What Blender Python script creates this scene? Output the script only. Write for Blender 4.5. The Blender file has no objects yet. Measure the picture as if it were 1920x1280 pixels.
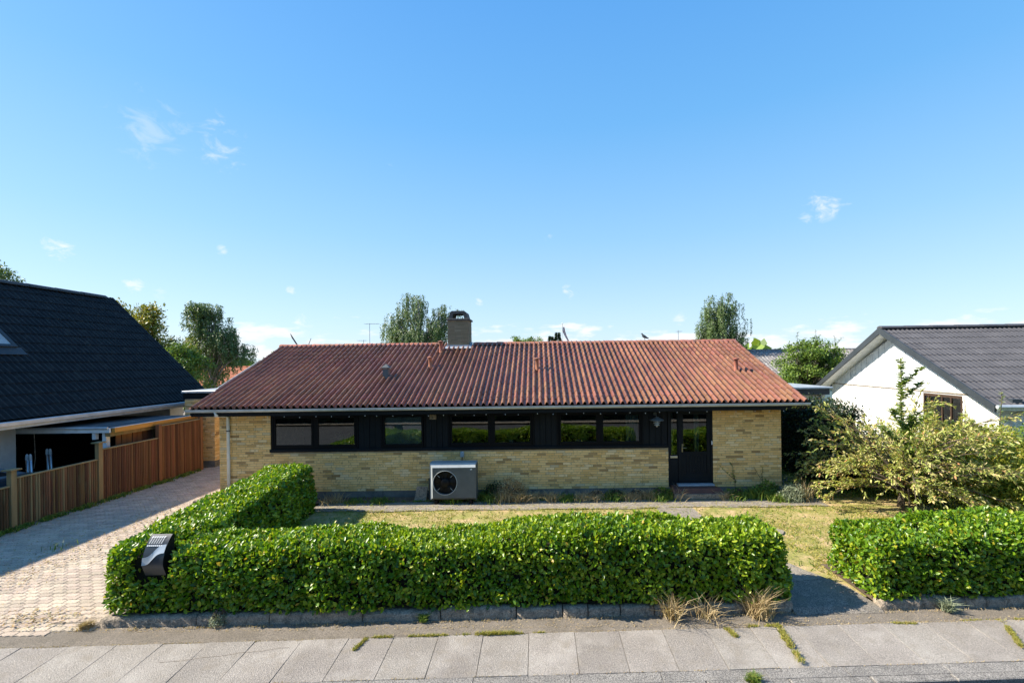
import bpy, bmesh, math, random
import numpy as np
from mathutils import Matrix, Vector, Quaternion
random.seed(7); rng = np.random.default_rng(7)
R = math.radians
scene = bpy.context.scene
COL = scene.collection
# ------------------------------------------------------------------ camera
H = 3.8
cd = bpy.data.cameras.new("camera"); cam = bpy.data.objects.new("camera", cd); COL.objects.link(cam)
cam.location = (0, 0, H)
cam.matrix_world = Matrix.Translation((0, 0, H)) @ Matrix.Rotation(R(0.70), 4, 'Y') @ Matrix.Rotation(R(90), 4, 'X')
cd.sensor_width = 36; cd.lens = 16.2
cd.shift_x = -0.02448; cd.shift_y = 0.01958
cd.clip_start = 0.1; cd.clip_end = 2500
scene.camera = cam
# ------------------------------------------------------------------ light
SUN = Vector((-1.0, 0.015, 0.82)).normalized()           # towards the sun
sl = bpy.data.lights.new("sun", 'SUN'); sl.energy = 4.7; sl.angle = R(0.5); sl.color = (1.0, 0.92, 0.79)
so = bpy.data.objects.new("sun", sl); COL.objects.link(so)
so.rotation_euler = SUN.to_track_quat('Z', 'Y').to_euler()
w = bpy.data.worlds.new("World"); scene.world = w; w.use_nodes = True
nt = w.node_tree; nt.nodes.clear()
sky = nt.nodes.new("ShaderNodeTexSky"); sky.sky_type = 'NISHITA'; sky.sun_disc = False
sky.sun_elevation = math.asin(SUN.z); sky.sun_rotation = math.atan2(SUN.x, SUN.y)
sky.altitude = 0; sky.air_density = 1.0; sky.dust_density = 0.6; sky.ozone_density = 2.5
def WN(t, **k):
    n = nt.nodes.new(t)
    for a, b in k.items(): setattr(n, a, b)
    return n
tc = WN("ShaderNodeTexCoord"); sep = WN("ShaderNodeSeparateXYZ"); nt.links.new(tc.outputs['Generated'], sep.inputs[0])
def wmath(op, a, b=None, c=None, clamp=False):
    n = WN("ShaderNodeMath", operation=op, use_clamp=clamp)
    for i, v in enumerate((a, b, c)):
        if v is None: continue
        if isinstance(v, (int, float)): n.inputs[i].default_value = v
        else: nt.links.new(v, n.inputs[i])
    return n.outputs[0]
# small fair-weather clouds: flattened noise on the direction, only low over the horizon, and a few thin wisps
mp = WN("ShaderNodeMapping"); mp.inputs['Scale'].default_value = (1, 1, 3.4); mp.inputs['Location'].default_value = (3.1, 1.7, 0.4)
nt.links.new(tc.outputs['Generated'], mp.inputs[0])
n1 = WN("ShaderNodeTexNoise"); n1.inputs['Scale'].default_value = 13; n1.inputs['Detail'].default_value = 9; n1.inputs['Roughness'].default_value = 0.56
nt.links.new(mp.outputs[0], n1.inputs['Vector'])
n0 = WN("ShaderNodeTexNoise"); n0.inputs['Scale'].default_value = 3.4; n0.inputs['Detail'].default_value = 3
nt.links.new(mp.outputs[0], n0.inputs['Vector'])
mr = WN("ShaderNodeMapRange", interpolation_type='SMOOTHSTEP'); nt.links.new(sep.outputs['Z'], mr.inputs[0])
for i, v in zip((1, 2, 3, 4), (0.01, 0.15, 0.24, -0.22)): mr.inputs[i].default_value = v
s = wmath('ADD', wmath('ADD', n1.outputs[0], wmath('MULTIPLY', n0.outputs[0], 0.5)), mr.outputs[0])
cm = WN("ShaderNodeMapRange", interpolation_type='SMOOTHSTEP'); nt.links.new(s, cm.inputs[0])
for i, v in zip((1, 2, 3, 4), (0.86, 1.04, 0.0, 0.85)): cm.inputs[i].default_value = v
# a handful of separate wisps: (x, y, z of the direction, radius, amount)
nw = WN("ShaderNodeTexNoise"); nw.inputs['Scale'].default_value = 26; nw.inputs['Detail'].default_value = 8; nw.inputs['Roughness'].default_value = .62; nw.inputs['Distortion'].default_value = .6
mpw = WN("ShaderNodeMapping"); mpw.inputs['Scale'].default_value = (1, 1, 1.8); nt.links.new(tc.outputs['Generated'], mpw.inputs[0]); nt.links.new(mpw.outputs[0], nw.inputs['Vector'])
tot = cm.outputs[0]
for (px, py, rad, amt) in ((300, 255, .10, .24), (425, 275, .075, .42), (1550, 385, .055, .75), (1515, 410, .03, .5), (112, 470, .045, .9), (252, 540, .03, 1.0), (300, 552, .025, .7), (1068, 548, .028, .7), (565, 597, .03, 1.0), (420, 468, .018, .8), (1030, 445, .02, .5), (900, 565, .02, .8), (1272, 600, .03, .7), (545, 545, .02, .6)):
    d_ = Vector((px - 1007, 864, -(py - 677.6) - .0122 * (px - 1007))).normalized()
    vm = WN("ShaderNodeVectorMath", operation='DISTANCE'); nt.links.new(tc.outputs['Generated'], vm.inputs[0]); vm.inputs[1].default_value = d_
    m1 = WN("ShaderNodeMapRange", interpolation_type='SMOOTHSTEP'); nt.links.new(vm.outputs['Value'], m1.inputs[0])
    for i_, v_ in zip((1, 2, 3, 4), (rad * .1, rad, .34, 0.0)): m1.inputs[i_].default_value = v_
    m2_ = WN("ShaderNodeMapRange", interpolation_type='SMOOTHSTEP'); nt.links.new(wmath('ADD', nw.outputs[0], m1.outputs[0]), m2_.inputs[0])
    for i_, v_ in zip((1, 2, 3, 4), (.72, 1.02, 0.0, amt)): m2_.inputs[i_].default_value = v_
    m3 = wmath('MULTIPLY', m2_.outputs[0], wmath('GREATER_THAN', m1.outputs[0], .001)); tot = wmath('MAXIMUM', tot, m3)
# the same clear sky, balanced towards the even blue of the photograph
gr_ = WN("ShaderNodeValToRGB"); nt.links.new(sep.outputs['Z'], gr_.inputs[0])
stops = [(0.0, (.60, .78, .94)), (.10, (.49, .72, .95)), (.25, (.30, .61, .95)), (.45, (.145, .475, .92)), (.7, (.07, .35, .87)), (1.0, (.045, .27, .75))]
while len(gr_.color_ramp.elements) < len(stops): gr_.color_ramp.elements.new(.5)
for e_, (p_, c_) in zip(gr_.color_ramp.elements, stops): e_.position = p_; e_.color = (*c_, 1)
sc_ = WN("ShaderNodeMix", data_type='RGBA', blend_type='MULTIPLY'); sc_.inputs[0].default_value = 1; nt.links.new(gr_.outputs[0], sc_.inputs[6]); sc_.inputs[7].default_value = (3.5, 3.5, 3.5, 1)
mx1 = WN("ShaderNodeMix", data_type='RGBA'); mx1.inputs[0].default_value = .82; nt.links.new(sky.outputs[0], mx1.inputs[6]); nt.links.new(sc_.outputs[2], mx1.inputs[7])
mx2 = WN("ShaderNodeMix", data_type='RGBA'); nt.links.new(tot, mx2.inputs[0]); nt.links.new(mx1.outputs[2], mx2.inputs[6]); mx2.inputs[7].default_value = (3.6, 3.65, 3.75, 1)
bg = WN("ShaderNodeBackground"); bg.inputs[1].default_value = 0.13
nt.links.new(mx2.outputs[2], bg.inputs[0])
wo = WN("ShaderNodeOutputWorld"); nt.links.new(bg.outputs[0], wo.inputs[0])
vs = scene.view_settings
vs.view_transform = 'Standard'; vs.look = 'None'; vs.exposure = 1.2; vs.gamma = 1.0; vs.use_curve_mapping = False
scene.cycles.max_bounces = 6; scene.cycles.transparent_max_bounces = 8

# ------------------------------------------------------------------ materials
def M(name, c1, c2=None, scale=4.0, rough=0.8, isl=0.0, hue=0.0, bump=0.0, bscale=60, spec=0.4, metal=0.0,
      dirt=None, dscale=9, dlo=0.55, dhi=0.7, ramp=None, trans=0.0, stretch=None, dirt2=None, d2scale=3, d2lo=.5, d2hi=.7, fine=0.0, fscale=120):
    m = bpy.data.materials.new(name); m.use_nodes = True
    t = m.node_tree; t.nodes.clear(); L = t.links.new
    def N(k, **kw):
        n = t.nodes.new(k)
        for a, b in kw.items(): setattr(n, a, b)
        return n
    g = N("ShaderNodeNewGeometry"); pos = g.outputs['Position']
    if stretch:
        mp = N("ShaderNodeMapping"); mp.inputs['Scale'].default_value = stretch; L(pos, mp.inputs[0]); pos = mp.outputs[0]
    def noise(sc, det=6, rg=.55):
        n = N("ShaderNodeTexNoise"); n.inputs['Scale'].default_value = sc; n.inputs['Detail'].default_value = det; n.inputs['Roughness'].default_value = rg
        L(pos, n.inputs['Vector']); return n.outputs[0]
    def rng_(src, a, b, c, d):
        n = N("ShaderNodeMapRange"); L(src, n.inputs[0])
        for i, v in zip((1, 2, 3, 4), (a, b, c, d)): n.inputs[i].default_value = v
        return n.outputs[0]
    def mix(f, a, b, bt='MIX'):
        n = N("ShaderNodeMix", data_type='RGBA', blend_type=bt)
        for i, v in ((0, f), (6, a), (7, b)):
            if isinstance(v, (int, float)): n.inputs[i].default_value = v
            elif isinstance(v, tuple): n.inputs[i].default_value = (*v[:3], 1)
            else: L(v, n.inputs[i])
        return n.outputs[2]
    c2 = c2 or tuple(x * 0.8 for x in c1)
    oi = N("ShaderNodeObjectInfo")
    ad = N("ShaderNodeMath", operation='ADD'); L(g.outputs['Random Per Island'], ad.inputs[0]); L(oi.outputs['Random'], ad.inputs[1])
    fr = N("ShaderNodeMath", operation='FRACT'); L(ad.outputs[0], fr.inputs[0]); rnd = fr.outputs[0]
    if ramp:
        r = N("ShaderNodeValToRGB"); L(rnd, r.inputs[0]); e = r.color_ramp.elements
        while len(e) < len(ramp): e.new(0.5)
        for k, (p, cc) in enumerate(ramp): e[k].position = p; e[k].color = (*cc, 1)
        col = r.outputs[0]
        col = mix(rng_(noise(scale), .35, .65, 0, .55), col, mix(1.0, col, c2, 'MULTIPLY')) if c2 else col
    else:
        col = mix(rng_(noise(scale), .35, .65, 0, 1), c1, c2)
    if isl > 0 or hue > 0:
        h = N("ShaderNodeHueSaturation"); L(col, h.inputs['Color'])
        L(rng_(rnd, 0, 1, 1 - isl, 1 + isl), h.inputs['Value'])
        m2 = N("ShaderNodeMath", operation='MULTIPLY'); L(rnd, m2.inputs[0]); m2.inputs[1].default_value = 7.31
        f2 = N("ShaderNodeMath", operation='FRACT'); L(m2.outputs[0], f2.inputs[0])
        L(rng_(f2.outputs[0], 0, 1, .5 - hue, .5 + hue), h.inputs['Hue'])
        col = h.outputs[0]
    if fine:
        col = mix(rng_(noise(fscale, 3, .7), .38, .62, 0, fine), col, (0.01, 0.01, 0.01))
    if dirt2: col = mix(rng_(noise(d2scale, 8, .6), d2lo, d2hi, 0, 1), col, dirt2)
    if dirt: col = mix(rng_(noise(dscale, 9, .65), dlo, dhi, 0, 1), col, dirt)
    b = N("ShaderNodeBsdfPrincipled"); L(col, b.inputs['Base Color'])
    b.inputs['Roughness'].default_value = rough; b.inputs['Metallic'].default_value = metal
    b.inputs['Specular IOR Level'].default_value = spec
    if bump:
        bn = N("ShaderNodeBump"); bn.inputs['Strength'].default_value = bump; bn.inputs['Distance'].default_value = .02
        L(noise(bscale, 5), bn.inputs['Height']); L(bn.outputs[0], b.inputs['Normal'])
    out = N("ShaderNodeOutputMaterial"); sh = b.outputs[0]
    if trans:
        tr = N("ShaderNodeBsdfTranslucent"); L(mix(1.0, col, (1.0, 1.0, .45), 'MULTIPLY'), tr.inputs[0])
        ms = N("ShaderNodeMixShader"); ms.inputs[0].default_value = trans; L(sh, ms.inputs[1]); L(tr.outputs[0], ms.inputs[2]); sh = ms.outputs[0]
    L(sh, out.inputs[0]); return m

def glass_mat(name, tint=(.75, .8, .8), ior=1.6, refl=1.9):
    m = bpy.data.materials.new(name); m.use_nodes = True; t = m.node_tree; t.nodes.clear(); L = t.links.new
    fr = t.nodes.new("ShaderNodeFresnel"); fr.inputs[0].default_value = ior
    mu = t.nodes.new("ShaderNodeMath"); mu.operation = 'MULTIPLY'; mu.use_clamp = True; mu.inputs[1].default_value = refl; L(fr.outputs[0], mu.inputs[0])
    tr = t.nodes.new("ShaderNodeBsdfTransparent"); tr.inputs[0].default_value = (*tint, 1)
    gl = t.nodes.new("ShaderNodeBsdfGlossy"); gl.inputs['Roughness'].default_value = 0.015
    mx = t.nodes.new("ShaderNodeMixShader"); L(mu.outputs[0], mx.inputs[0]); L(tr.outputs[0], mx.inputs[1]); L(gl.outputs[0], mx.inputs[2])
    o = t.nodes.new("ShaderNodeOutputMaterial"); L(mx.outputs[0], o.inputs[0]); return m

# ------------------------------------------------------------------ object helpers
def tag(o, label=None, cat=None, group=None, kind=None):
    if label: o['label'] = label
    if cat: o['category'] = cat
    if group: o['group'] = group
    if kind: o['kind'] = kind
    return o
WM = {}
def link(o, parent=None, world=None):
    COL.objects.link(o)
    W = world if world is not None else Matrix.Identity(4)
    if world is not None: o.matrix_basis = W
    WM[o.name] = W.copy()
    if parent is not None:
        o.parent = parent; o.matrix_parent_inverse = WM[parent.name].inverted()
    return o
def thing(name, loc, label, cat, group=None, rz=0, kind=None):
    o = bpy.data.objects.new(name, None); o.empty_display_size = .2
    link(o, None, Matrix.Translation(loc) @ Matrix.Rotation(rz, 4, 'Z'))
    return tag(o, label, cat, group, kind)
class MB:
    def __init__(s): s.v = []; s.f = []; s.M = Matrix.Identity(4)
    def add(s, vs, fs):
        n = len(s.v); s.v += [tuple(s.M @ Vector(p)) for p in vs]; s.f += [tuple(i + n for i in f) for f in fs]; return s
    def box(s, x0, x1, y0, y1, z0, z1, bev=0.0):
        if bev > 0:
            b = bev; vs = []; 
            for (zz, i) in ((z0, 0), (z1 - b, 0), (z1, b)):
                vs += [(x0 + i, y0 + i, zz), (x1 - i, y0 + i, zz), (x1 - i, y1 - i, zz), (x0 + i, y1 - i, zz)]
            fs = [(3, 2, 1, 0), (8, 9, 10, 11)]
            for k in (0, 4):
                for j in range(4): fs.append((k + j, k + (j + 1) % 4, k + 4 + (j + 1) % 4, k + 4 + j))
            return s.add(vs, fs)
        return s.add([(x0, y0, z0), (x1, y0, z0), (x1, y1, z0), (x0, y1, z0), (x0, y0, z1), (x1, y0, z1), (x1, y1, z1), (x0, y1, z1)],
                     [(3, 2, 1, 0), (4, 5, 6, 7), (0, 1, 5, 4), (1, 2, 6, 5), (2, 3, 7, 6), (3, 0, 4, 7)])
    def tube(s, pts, r, n=6, cap=True):
        pts = [Vector(p) for p in pts]; rs = r if isinstance(r, (list, tuple)) else [r] * len(pts)
        vs = []; fs = []
        for i, p in enumerate(pts):
            d = (pts[min(i + 1, len(pts) - 1)] - pts[max(i - 1, 0)])
            d = d.normalized() if d.length > 1e-9 else Vector((0, 0, 1))
            a = d.cross(Vector((0, 0, 1)) if abs(d.z) < .9 else Vector((1, 0, 0))).normalized(); b = d.cross(a)
            for k in range(n):
                t = 2 * math.pi * k / n; vs.append(p + (a * math.cos(t) + b * math.sin(t)) * rs[i])
        for i in range(len(pts) - 1):
            for k in range(n): fs.append((i * n + k, i * n + (k + 1) % n, (i + 1) * n + (k + 1) % n, (i + 1) * n + k))
        if cap:
            fs.append(tuple(range(n - 1, -1, -1))); fs.append(tuple((len(pts) - 1) * n + k for k in range(n)))
        return s.add(vs, fs)
    def prism(s, poly, axis, a0, a1):
        """extrude a 2-D polygon along an axis ('x','y','z')"""
        n = len(poly); vs = []
        for a in (a0, a1):
            for (p, q) in poly: vs.append({'x': (a, p, q), 'y': (p, a, q), 'z': (p, q, a)}[axis])
        fs = [tuple(range(n)), tuple(range(2 * n - 1, n - 1, -1))] + [(i, n + i, n + (i + 1) % n, (i + 1) % n) for i in range(n)]
        return s.add(vs, fs)
    def lathe(s, prof, c=(0, 0, 0), n=14, axis='z'):
        vs = []; fs = []
        for (r, z) in prof:
            for k in range(n):
                t = 2 * math.pi * k / n
                p = (r * math.cos(t), r * math.sin(t), z)
                if axis == 'y': p = (p[0], z, p[1])
                if axis == 'x': p = (z, p[0], p[1])
                vs.append((p[0] + c[0], p[1] + c[1], p[2] + c[2]))
        for i in range(len(prof) - 1):
            for k in range(n): fs.append((i * n + k, i * n + (k + 1) % n, (i + 1) * n + (k + 1) % n, (i + 1) * n + k))
        return s.add(vs, fs)
    def mesh(s, name, smooth=False):
        m = bpy.data.meshes.new(name); m.from_pydata(s.v, [], s.f); m.update()
        bm = bmesh.new(); bm.from_mesh(m); bmesh.ops.recalc_face_normals(bm, faces=bm.faces); bm.to_mesh(m); bm.free()
        if smooth: m.shade_smooth()
        return m
    def build(s, name, mat, parent=None, smooth=False):
        m = s.mesh(name, smooth); m.materials.append(mat)
        return link(bpy.data.objects.new(name, m), parent)
def arr_mesh(name, V, F, mat, smooth=False):
    """V (n,3), F (m,k) same-size faces"""
    V = np.asarray(V, np.float32); F = np.asarray(F, np.int32); k = F.shape[1]
    m = bpy.data.meshes.new(name); m.vertices.add(len(V)); m.vertices.foreach_set('co', V.ravel())
    m.loops.add(F.size); m.loops.foreach_set('vertex_index', F.ravel())
    m.polygons.add(len(F)); m.polygons.foreach_set('loop_start', np.arange(0, F.size, k, dtype=np.int32))
    try: m.polygons.foreach_set('loop_total', np.full(len(F), k, dtype=np.int32))
    except Exception: pass
    m.update(calc_edges=True); m.validate(); m.materials.append(mat)
    if smooth: m.shade_smooth()
    return m
def arr_obj(name, V, F, mat, parent=None, smooth=False):
    return link(bpy.data.objects.new(name, arr_mesh(name, V, F, mat, smooth)), parent)
CAMP = np.array([0, 0, H])
def pieces(name, protos, mats4, parent, limit=300, key=None, budget=None, sname=None):
    """protos: list of meshes; mats4: list of (proto_index, Matrix). nearest `limit` become parts, the rest one stuff part"""
    items = list(mats4)
    items.sort(key=key or (lambda t: (t[1].translation - cam.location).length))
    for (k, mt) in items[:limit]:
        link(bpy.data.objects.new(name, protos[k]), parent, mt)
    rest = items[limit:]
    if rest:
        V = []; F = []; n = 0
        for k, pm in enumerate(protos):
            ms = [mt for (kk, mt) in rest if kk == k]
            if not ms: continue
            pv = np.empty(len(pm.vertices) * 3); pm.vertices.foreach_get('co', pv); pv = pv.reshape(-1, 3)
            pv1 = np.hstack([pv, np.ones((len(pv), 1))])
            A = np.array([np.array(mt) for mt in ms])                  # (m,4,4)
            W = np.einsum('mij,vj->mvi', A, pv1)[:, :, :3].reshape(-1, 3)
            tri = []
            for p in pm.polygons:
                vv = list(p.vertices)
                if len(vv) == 4: tri.append(vv)
                elif len(vv) == 3: tri.append(vv + [vv[2]])
                else:
                    for q in range(1, len(vv) - 1, 2):
                        tri.append([vv[0], vv[q], vv[q + 1], vv[min(q + 2, len(vv) - 1)]])
            tri = np.array(tri)
            f = (tri[None] + (np.arange(len(ms)) * len(pv))[:, None, None]).reshape(-1, 4) + n
            V.append(W); F.append(f); n += len(W)
        V = np.vstack(V); F = np.vstack(F)
        deg = F[:, 2] == F[:, 3]
        me = bpy.data.meshes.new(sname or name)
        faces = [tuple(r) for r in F[~deg].tolist()] + [tuple(r[:3]) for r in F[deg].tolist()]
        me.from_pydata(V.tolist(), [], faces); me.materials.append(protos[0].materials[0])
        o = link(bpy.data.objects.new(sname or name, me), parent); o['kind'] = 'stuff'
def copy_tree(o, M_new, label=None):
    """copy a thing with its parts to a new world matrix"""
    c = o.copy(); COL.objects.link(c); c.matrix_basis = M_new; WM[c.name] = M_new.copy()
    if label: c['label'] = label
    for ch in list(o.children): _copy_child(ch, c)
    return c
def _copy_child(ch, p):
    d = ch.copy(); COL.objects.link(d); d.parent = p
    for g in list(ch.children): _copy_child(g, d)

# ------------------------------------------------------------------ foliage helpers
def unit(v): return v / (np.linalg.norm(v, axis=-1, keepdims=True) + 1e-9)
def leaf_geo(P, D, Nn, L, wr=0.5, fold=0.18, simple=False):
    """leaf blades: base P, axis D, normal Nn, length L"""
    D = unit(D); S = unit(np.cross(D, Nn)); U = np.cross(S, D); L = np.asarray(L).reshape(-1, 1); n = len(P)
    if simple:
        V = np.stack([P, P + D * L * .5 + S * L * wr * .5, P + D * L, P + D * L * .5 - S * L * wr * .5], 1).reshape(-1, 3)
        F = np.arange(4 * n).reshape(-1, 4); return V, F
    up = U * L * fold
    V = np.stack([P, P + D * L * .28 + S * L * wr * .42 + up * .8, P + D * L * .68 + S * L * wr * .42 + up * .6, P + D * L,
                  P + D * L * .68 - S * L * wr * .42 + up * .6, P + D * L * .28 - S * L * wr * .42 + up * .8], 1).reshape(-1, 3)
    b = (np.arange(n) * 6)[:, None]
    F = np.concatenate([b + np.array([[0, 1, 2, 3]]), b + np.array([[0, 3, 4, 5]])], 1).reshape(-1, 4)
    return V, F
def leaf_proto(name, mat, L=1.0, wr=.5, fold=.18):
    V, F = leaf_geo(np.zeros((1, 3)), np.array([[0, 1., 0]]), np.array([[0, 0, 1.]]), [L], wr, fold)
    return arr_mesh(name, V, F, mat)
def frame_mats(P, D, Nn, L):
    D = unit(D); S = unit(np.cross(D, Nn)); U = np.cross(S, D); out = []
    for p, d, s_, u, l in zip(P, D, S, U, L):
        m = Matrix(((s_[0] * l, d[0] * l, u[0] * l, p[0]), (s_[1] * l, d[1] * l, u[1] * l, p[1]), (s_[2] * l, d[2] * l, u[2] * l, p[2]), (0, 0, 0, 1)))
        out.append(m)
    return out
def rand_unit(n): return unit(rng.normal(size=(n, 3)))
def tree(name, base, lobes, label, cat, mat_leaf, mat_bark, height, group=None, leaf=0.12, nclus=120, per=60, cr=0.5, droop=0.0,
         trunk_r=0.15, wr=.5, trunk_top=None, simple=True, lean=(0, 0), hang=0, mb=True, th=None, big=0, nb=None):
    """lobes: (dx,dy,z,rx,ry,rz,weight) ellipsoids that hold the leaf clusters"""
    t = th or thing(name, base, label, cat, group)
    bx, by, bz = base
    W = np.array([l[6] for l in lobes], float); W /= W.sum()
    pick = rng.choice(len(lobes), nclus, p=W)
    C = []
    for k in pick:
        l = lobes[k]; d = rand_unit(1)[0]; rr = rng.random() ** (1 / 2.2)
        C.append((bx + l[0] + d[0] * l[3] * rr, by + l[1] + d[1] * l[4] * rr, bz + l[2] + d[2] * l[5] * rr))
    C = np.array(C)
    b = MB()
    tt = trunk_top or height * .85
    tp = [(bx + lean[0] * s_ ** 1.5 + .04 * math.sin(s_ * 9), by + lean[1] * s_ ** 1.5, bz - .1 + tt * s_) for s_ in (0, .15, .3, .45, .6, .8, 1)]
    b.tube(tp, [trunk_r * 1.25, trunk_r, trunk_r * .85, trunk_r * .7, trunk_r * .55, trunk_r * .35, trunk_r * .12], 7)
    b.build('trunk', mat_bark, t, True)
    bb = MB()
    for c in C[:nb or nclus:max(1, nclus // 90)]:
        zf = min(max((c[2] - bz) / tt * .62, .12), .93)
        k = int(zf * 6); f = zf * 6 - k; p0 = Vector(tp[k]).lerp(Vector(tp[min(k + 1, 6)]), f); c = Vector(c)
        mid = p0.lerp(c, .5) + Vector((0, 0, .12 * (c - p0).length))
        bb.tube([p0, mid, c], [trunk_r * .28, trunk_r * .17, .008], 4, False)
    bb.build('branches', mat_bark, t, True)
    n = nclus * per
    ci = np.repeat(np.arange(nclus), per)
    if hang:
        off = rng.normal(size=(n, 3)) * np.array([cr * .35, cr * .35, cr * .1])
        s_ = np.repeat(rng.integers(0, 5, nclus * per // 1), 1)
        sx = (np.sin(ci * 7.3 + s_ * 2.1)) * cr * .5; sy = np.cos(ci * 3.1 + s_ * 4.7) * cr * .5
        off[:, 0] = sx + rng.normal(size=n) * .05; off[:, 1] = sy + rng.normal(size=n) * .05
        off[:, 2] = -rng.random(n) * hang * (0.5 + .8 * np.abs(np.sin(ci * 1.7 + s_)))
    else:
        off = rand_unit(n) * (rng.random((n, 1)) ** .6) * cr * np.array([1, 1, .7])
    P = C[ci] + off
    ctr = np.array([bx, by, bz + height * .55])
    outw = unit(P - ctr)
    D = unit(outw * .5 + rand_unit(n) * .9 + np.array([0, 0, -droop]))
    Nn = unit(rand_unit(n) * .8 + outw * .4 + np.array([0, 0, .7]))
    V, F = leaf_geo(P, D, Nn, leaf * (.7 + .6 * rng.random(n)), wr, simple=simple)
    o = arr_obj('foliage', V, F, mat_leaf, t); o['kind'] = 'stuff'
    return t
# ------------------------------------------------------------------ material library
m_brick = M("yellow_brick", (.1,.1,.1), (.92, .88, .80), scale=1.1, rough=.9, spec=.2, bump=.35, bscale=90,
            ramp=[(0, (.34, .21, .09)), (.04, (.46, .30, .135)), (.09, (.64, .41, .155)), (.35, (.77, .50, .21)), (.6, (.82, .58, .27)), (.82, (.74, .465, .175)), (.93, (.84, .64, .36)), (1, (.58, .46, .28))],
            dirt=(.20, .14, .06), dscale=14, dlo=.56, dhi=.74)
m_mortar = M("mortar", (.40, .32, .20), (.28, .225, .14), scale=6, rough=.95, bump=.4, bscale=150)
m_plinth = M("plinth_render", (.185, .175, .155), (.11, .105, .095), scale=3, rough=.95, bump=.5, bscale=60, dirt=(.06, .06, .045), dscale=5)
m_tile = M("red_roof_tile", (.235, .100, .056), (.155, .062, .037), scale=1.2, rough=.44, spec=.5, isl=.15, hue=.012, bump=.25, bscale=70,
           stretch=(1, .35, .35), dirt=(.045, .032, .026), dscale=30, dlo=.57, dhi=.70, dirt2=(.40, .20, .10), d2scale=5, d2lo=.58, d2hi=.85)
m_ridge = M("ridge_tile_red", (.42, .15, .09), (.30, .11, .075), scale=3, rough=.8, isl=.2, hue=.01, bump=.4, bscale=50, dirt=(.14, .12, .09), dscale=7, dlo=.5, dhi=.72)
m_black = M("anthracite_paint", (.0085, .011, .014), (.006, .008, .010), scale=3, rough=.65, spec=.15, bump=.1, bscale=30, dirt=(.018, .016, .015), dscale=6, dlo=.60, dhi=.9)
m_frame = M("black_window_frame", (.004, .0045, .006), rough=.55, spec=.12)
m_gutter = M("zinc_gutter", (.55, .58, .60), (.42, .45, .47), scale=4, rough=.35, spec=.5, metal=.25)
m_white = M("white_paint", (.72, .74, .74), (.62, .64, .65), scale=5, rough=.55, dirt=(.35, .36, .34), dscale=3, dlo=.55, dhi=.85)
m_pipe = M("white_downpipe", (.70, .74, .76), rough=.4)
m_glass = glass_mat("window_glass", (.62, .68, .66), 1.75, 1.8)
m_glass_pale = glass_mat("roller_blind_glass", (.75, .8, .8), 1.8, 1.9)
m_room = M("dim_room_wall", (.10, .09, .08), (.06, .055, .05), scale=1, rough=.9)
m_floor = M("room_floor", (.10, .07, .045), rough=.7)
m_curtain = M("pale_curtain", (.42, .46, .46), (.36, .4, .4), scale=3, rough=.9)
m_chim = M("grey_brown_brick", (.1,.1,.1), (1, .95, .9), scale=4, rough=.92, spec=.2, bump=.4, bscale=80,
           ramp=[(0, (.20, .17, .11)), (.4, (.27, .22, .145)), (.8, (.22, .18, .12)), (1, (.33, .28, .19))])
m_conc = M("weathered_concrete", (.48, .385, .285), (.32, .26, .195), scale=7, rough=.95, bump=1, bscale=40, fine=.55, fscale=55, dirt=(.10, .09, .07), dscale=13, dlo=.50, dhi=.68)
m_darkconc = M("dark_concrete_cap", (.12, .11, .10), (.09, .085, .08), scale=9, rough=.9, bump=.4, bscale=50)
m_lead = M("lead_flashing", (.45, .48, .52), (.36, .38, .42), scale=7, rough=.45, metal=.3)
m_hp = M("heat_pump_grey", (.105, .115, .118), rough=.5, spec=.3)
m_hpl = M("heat_pump_light_grey", (.36, .39, .40), rough=.5)  # on the pump's left panel this paler grey paints the sunlit side
m_dark = M("black_plastic", (.006, .006, .007), rough=.6, spec=.2)
m_steel = M("brushed_steel", (.55, .56, .57), rough=.3, metal=.8)
m_brass = M("old_brass", (.30, .26, .16), rough=.4, metal=.7)
m_step = M("red_brown_step", (.13, .055, .04), (.09, .04, .032), scale=6, rough=.8, bump=.3)
m_asph = M("pale_asphalt", (.34, .29, .235), (.27, .23, .18), scale=3, rough=.95, bump=.9, bscale=190, fine=.5, fscale=66, spec=.2, dirt=(.40, .31, .20), dscale=4, dlo=.60, dhi=.8)
m_road = M("road_asphalt", (.10, .10, .105), (.07, .07, .075), scale=2, rough=.9, bump=.8, bscale=170, fine=.5, fscale=200)
m_slab = M("pavement_slab", (.385, .345, .30), (.315, .28, .243), scale=1.4, rough=.92, isl=.09, hue=.004, bump=.8, bscale=70, fine=.42, fscale=62, spec=.2, dirt=(.24, .205, .16), dscale=4.5, dlo=.52, dhi=.85, dirt2=(.46, .42, .37), d2scale=1.3, d2lo=.5, d2hi=.9)
m_agg = M("exposed_aggregate", (.43, .395, .35), (.32, .295, .265), scale=4, rough=.93, isl=.08, bump=1.0, bscale=80, fine=.75, fscale=72)
m_pav = M("concrete_paver", (.63, .505, .385), (.50, .40, .305), scale=2, rough=.93, isl=.14, hue=.010, bump=.6, bscale=110, fine=.35, fscale=60, dirt=(.27, .24, .19), dscale=5, dlo=.55, dhi=.8)
m_joint = M("joint_sand", (.24, .205, .16), (.15, .125, .09), scale=9, rough=1)
m_soil = M("dry_soil", (.16, .11, .07), (.09, .065, .045), scale=5, rough=1, bump=1, bscale=50, dirt=(.30, .22, .13), dscale=12, dlo=.55, dhi=.7)
m_gravel = M("gravel_path", (.44, .38, .31), (.30, .26, .21), scale=9, rough=.97, bump=1, bscale=110, fine=.55, fscale=50, dirt=(.36, .30, .13), dscale=7, dlo=.53, dhi=.7)
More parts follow.
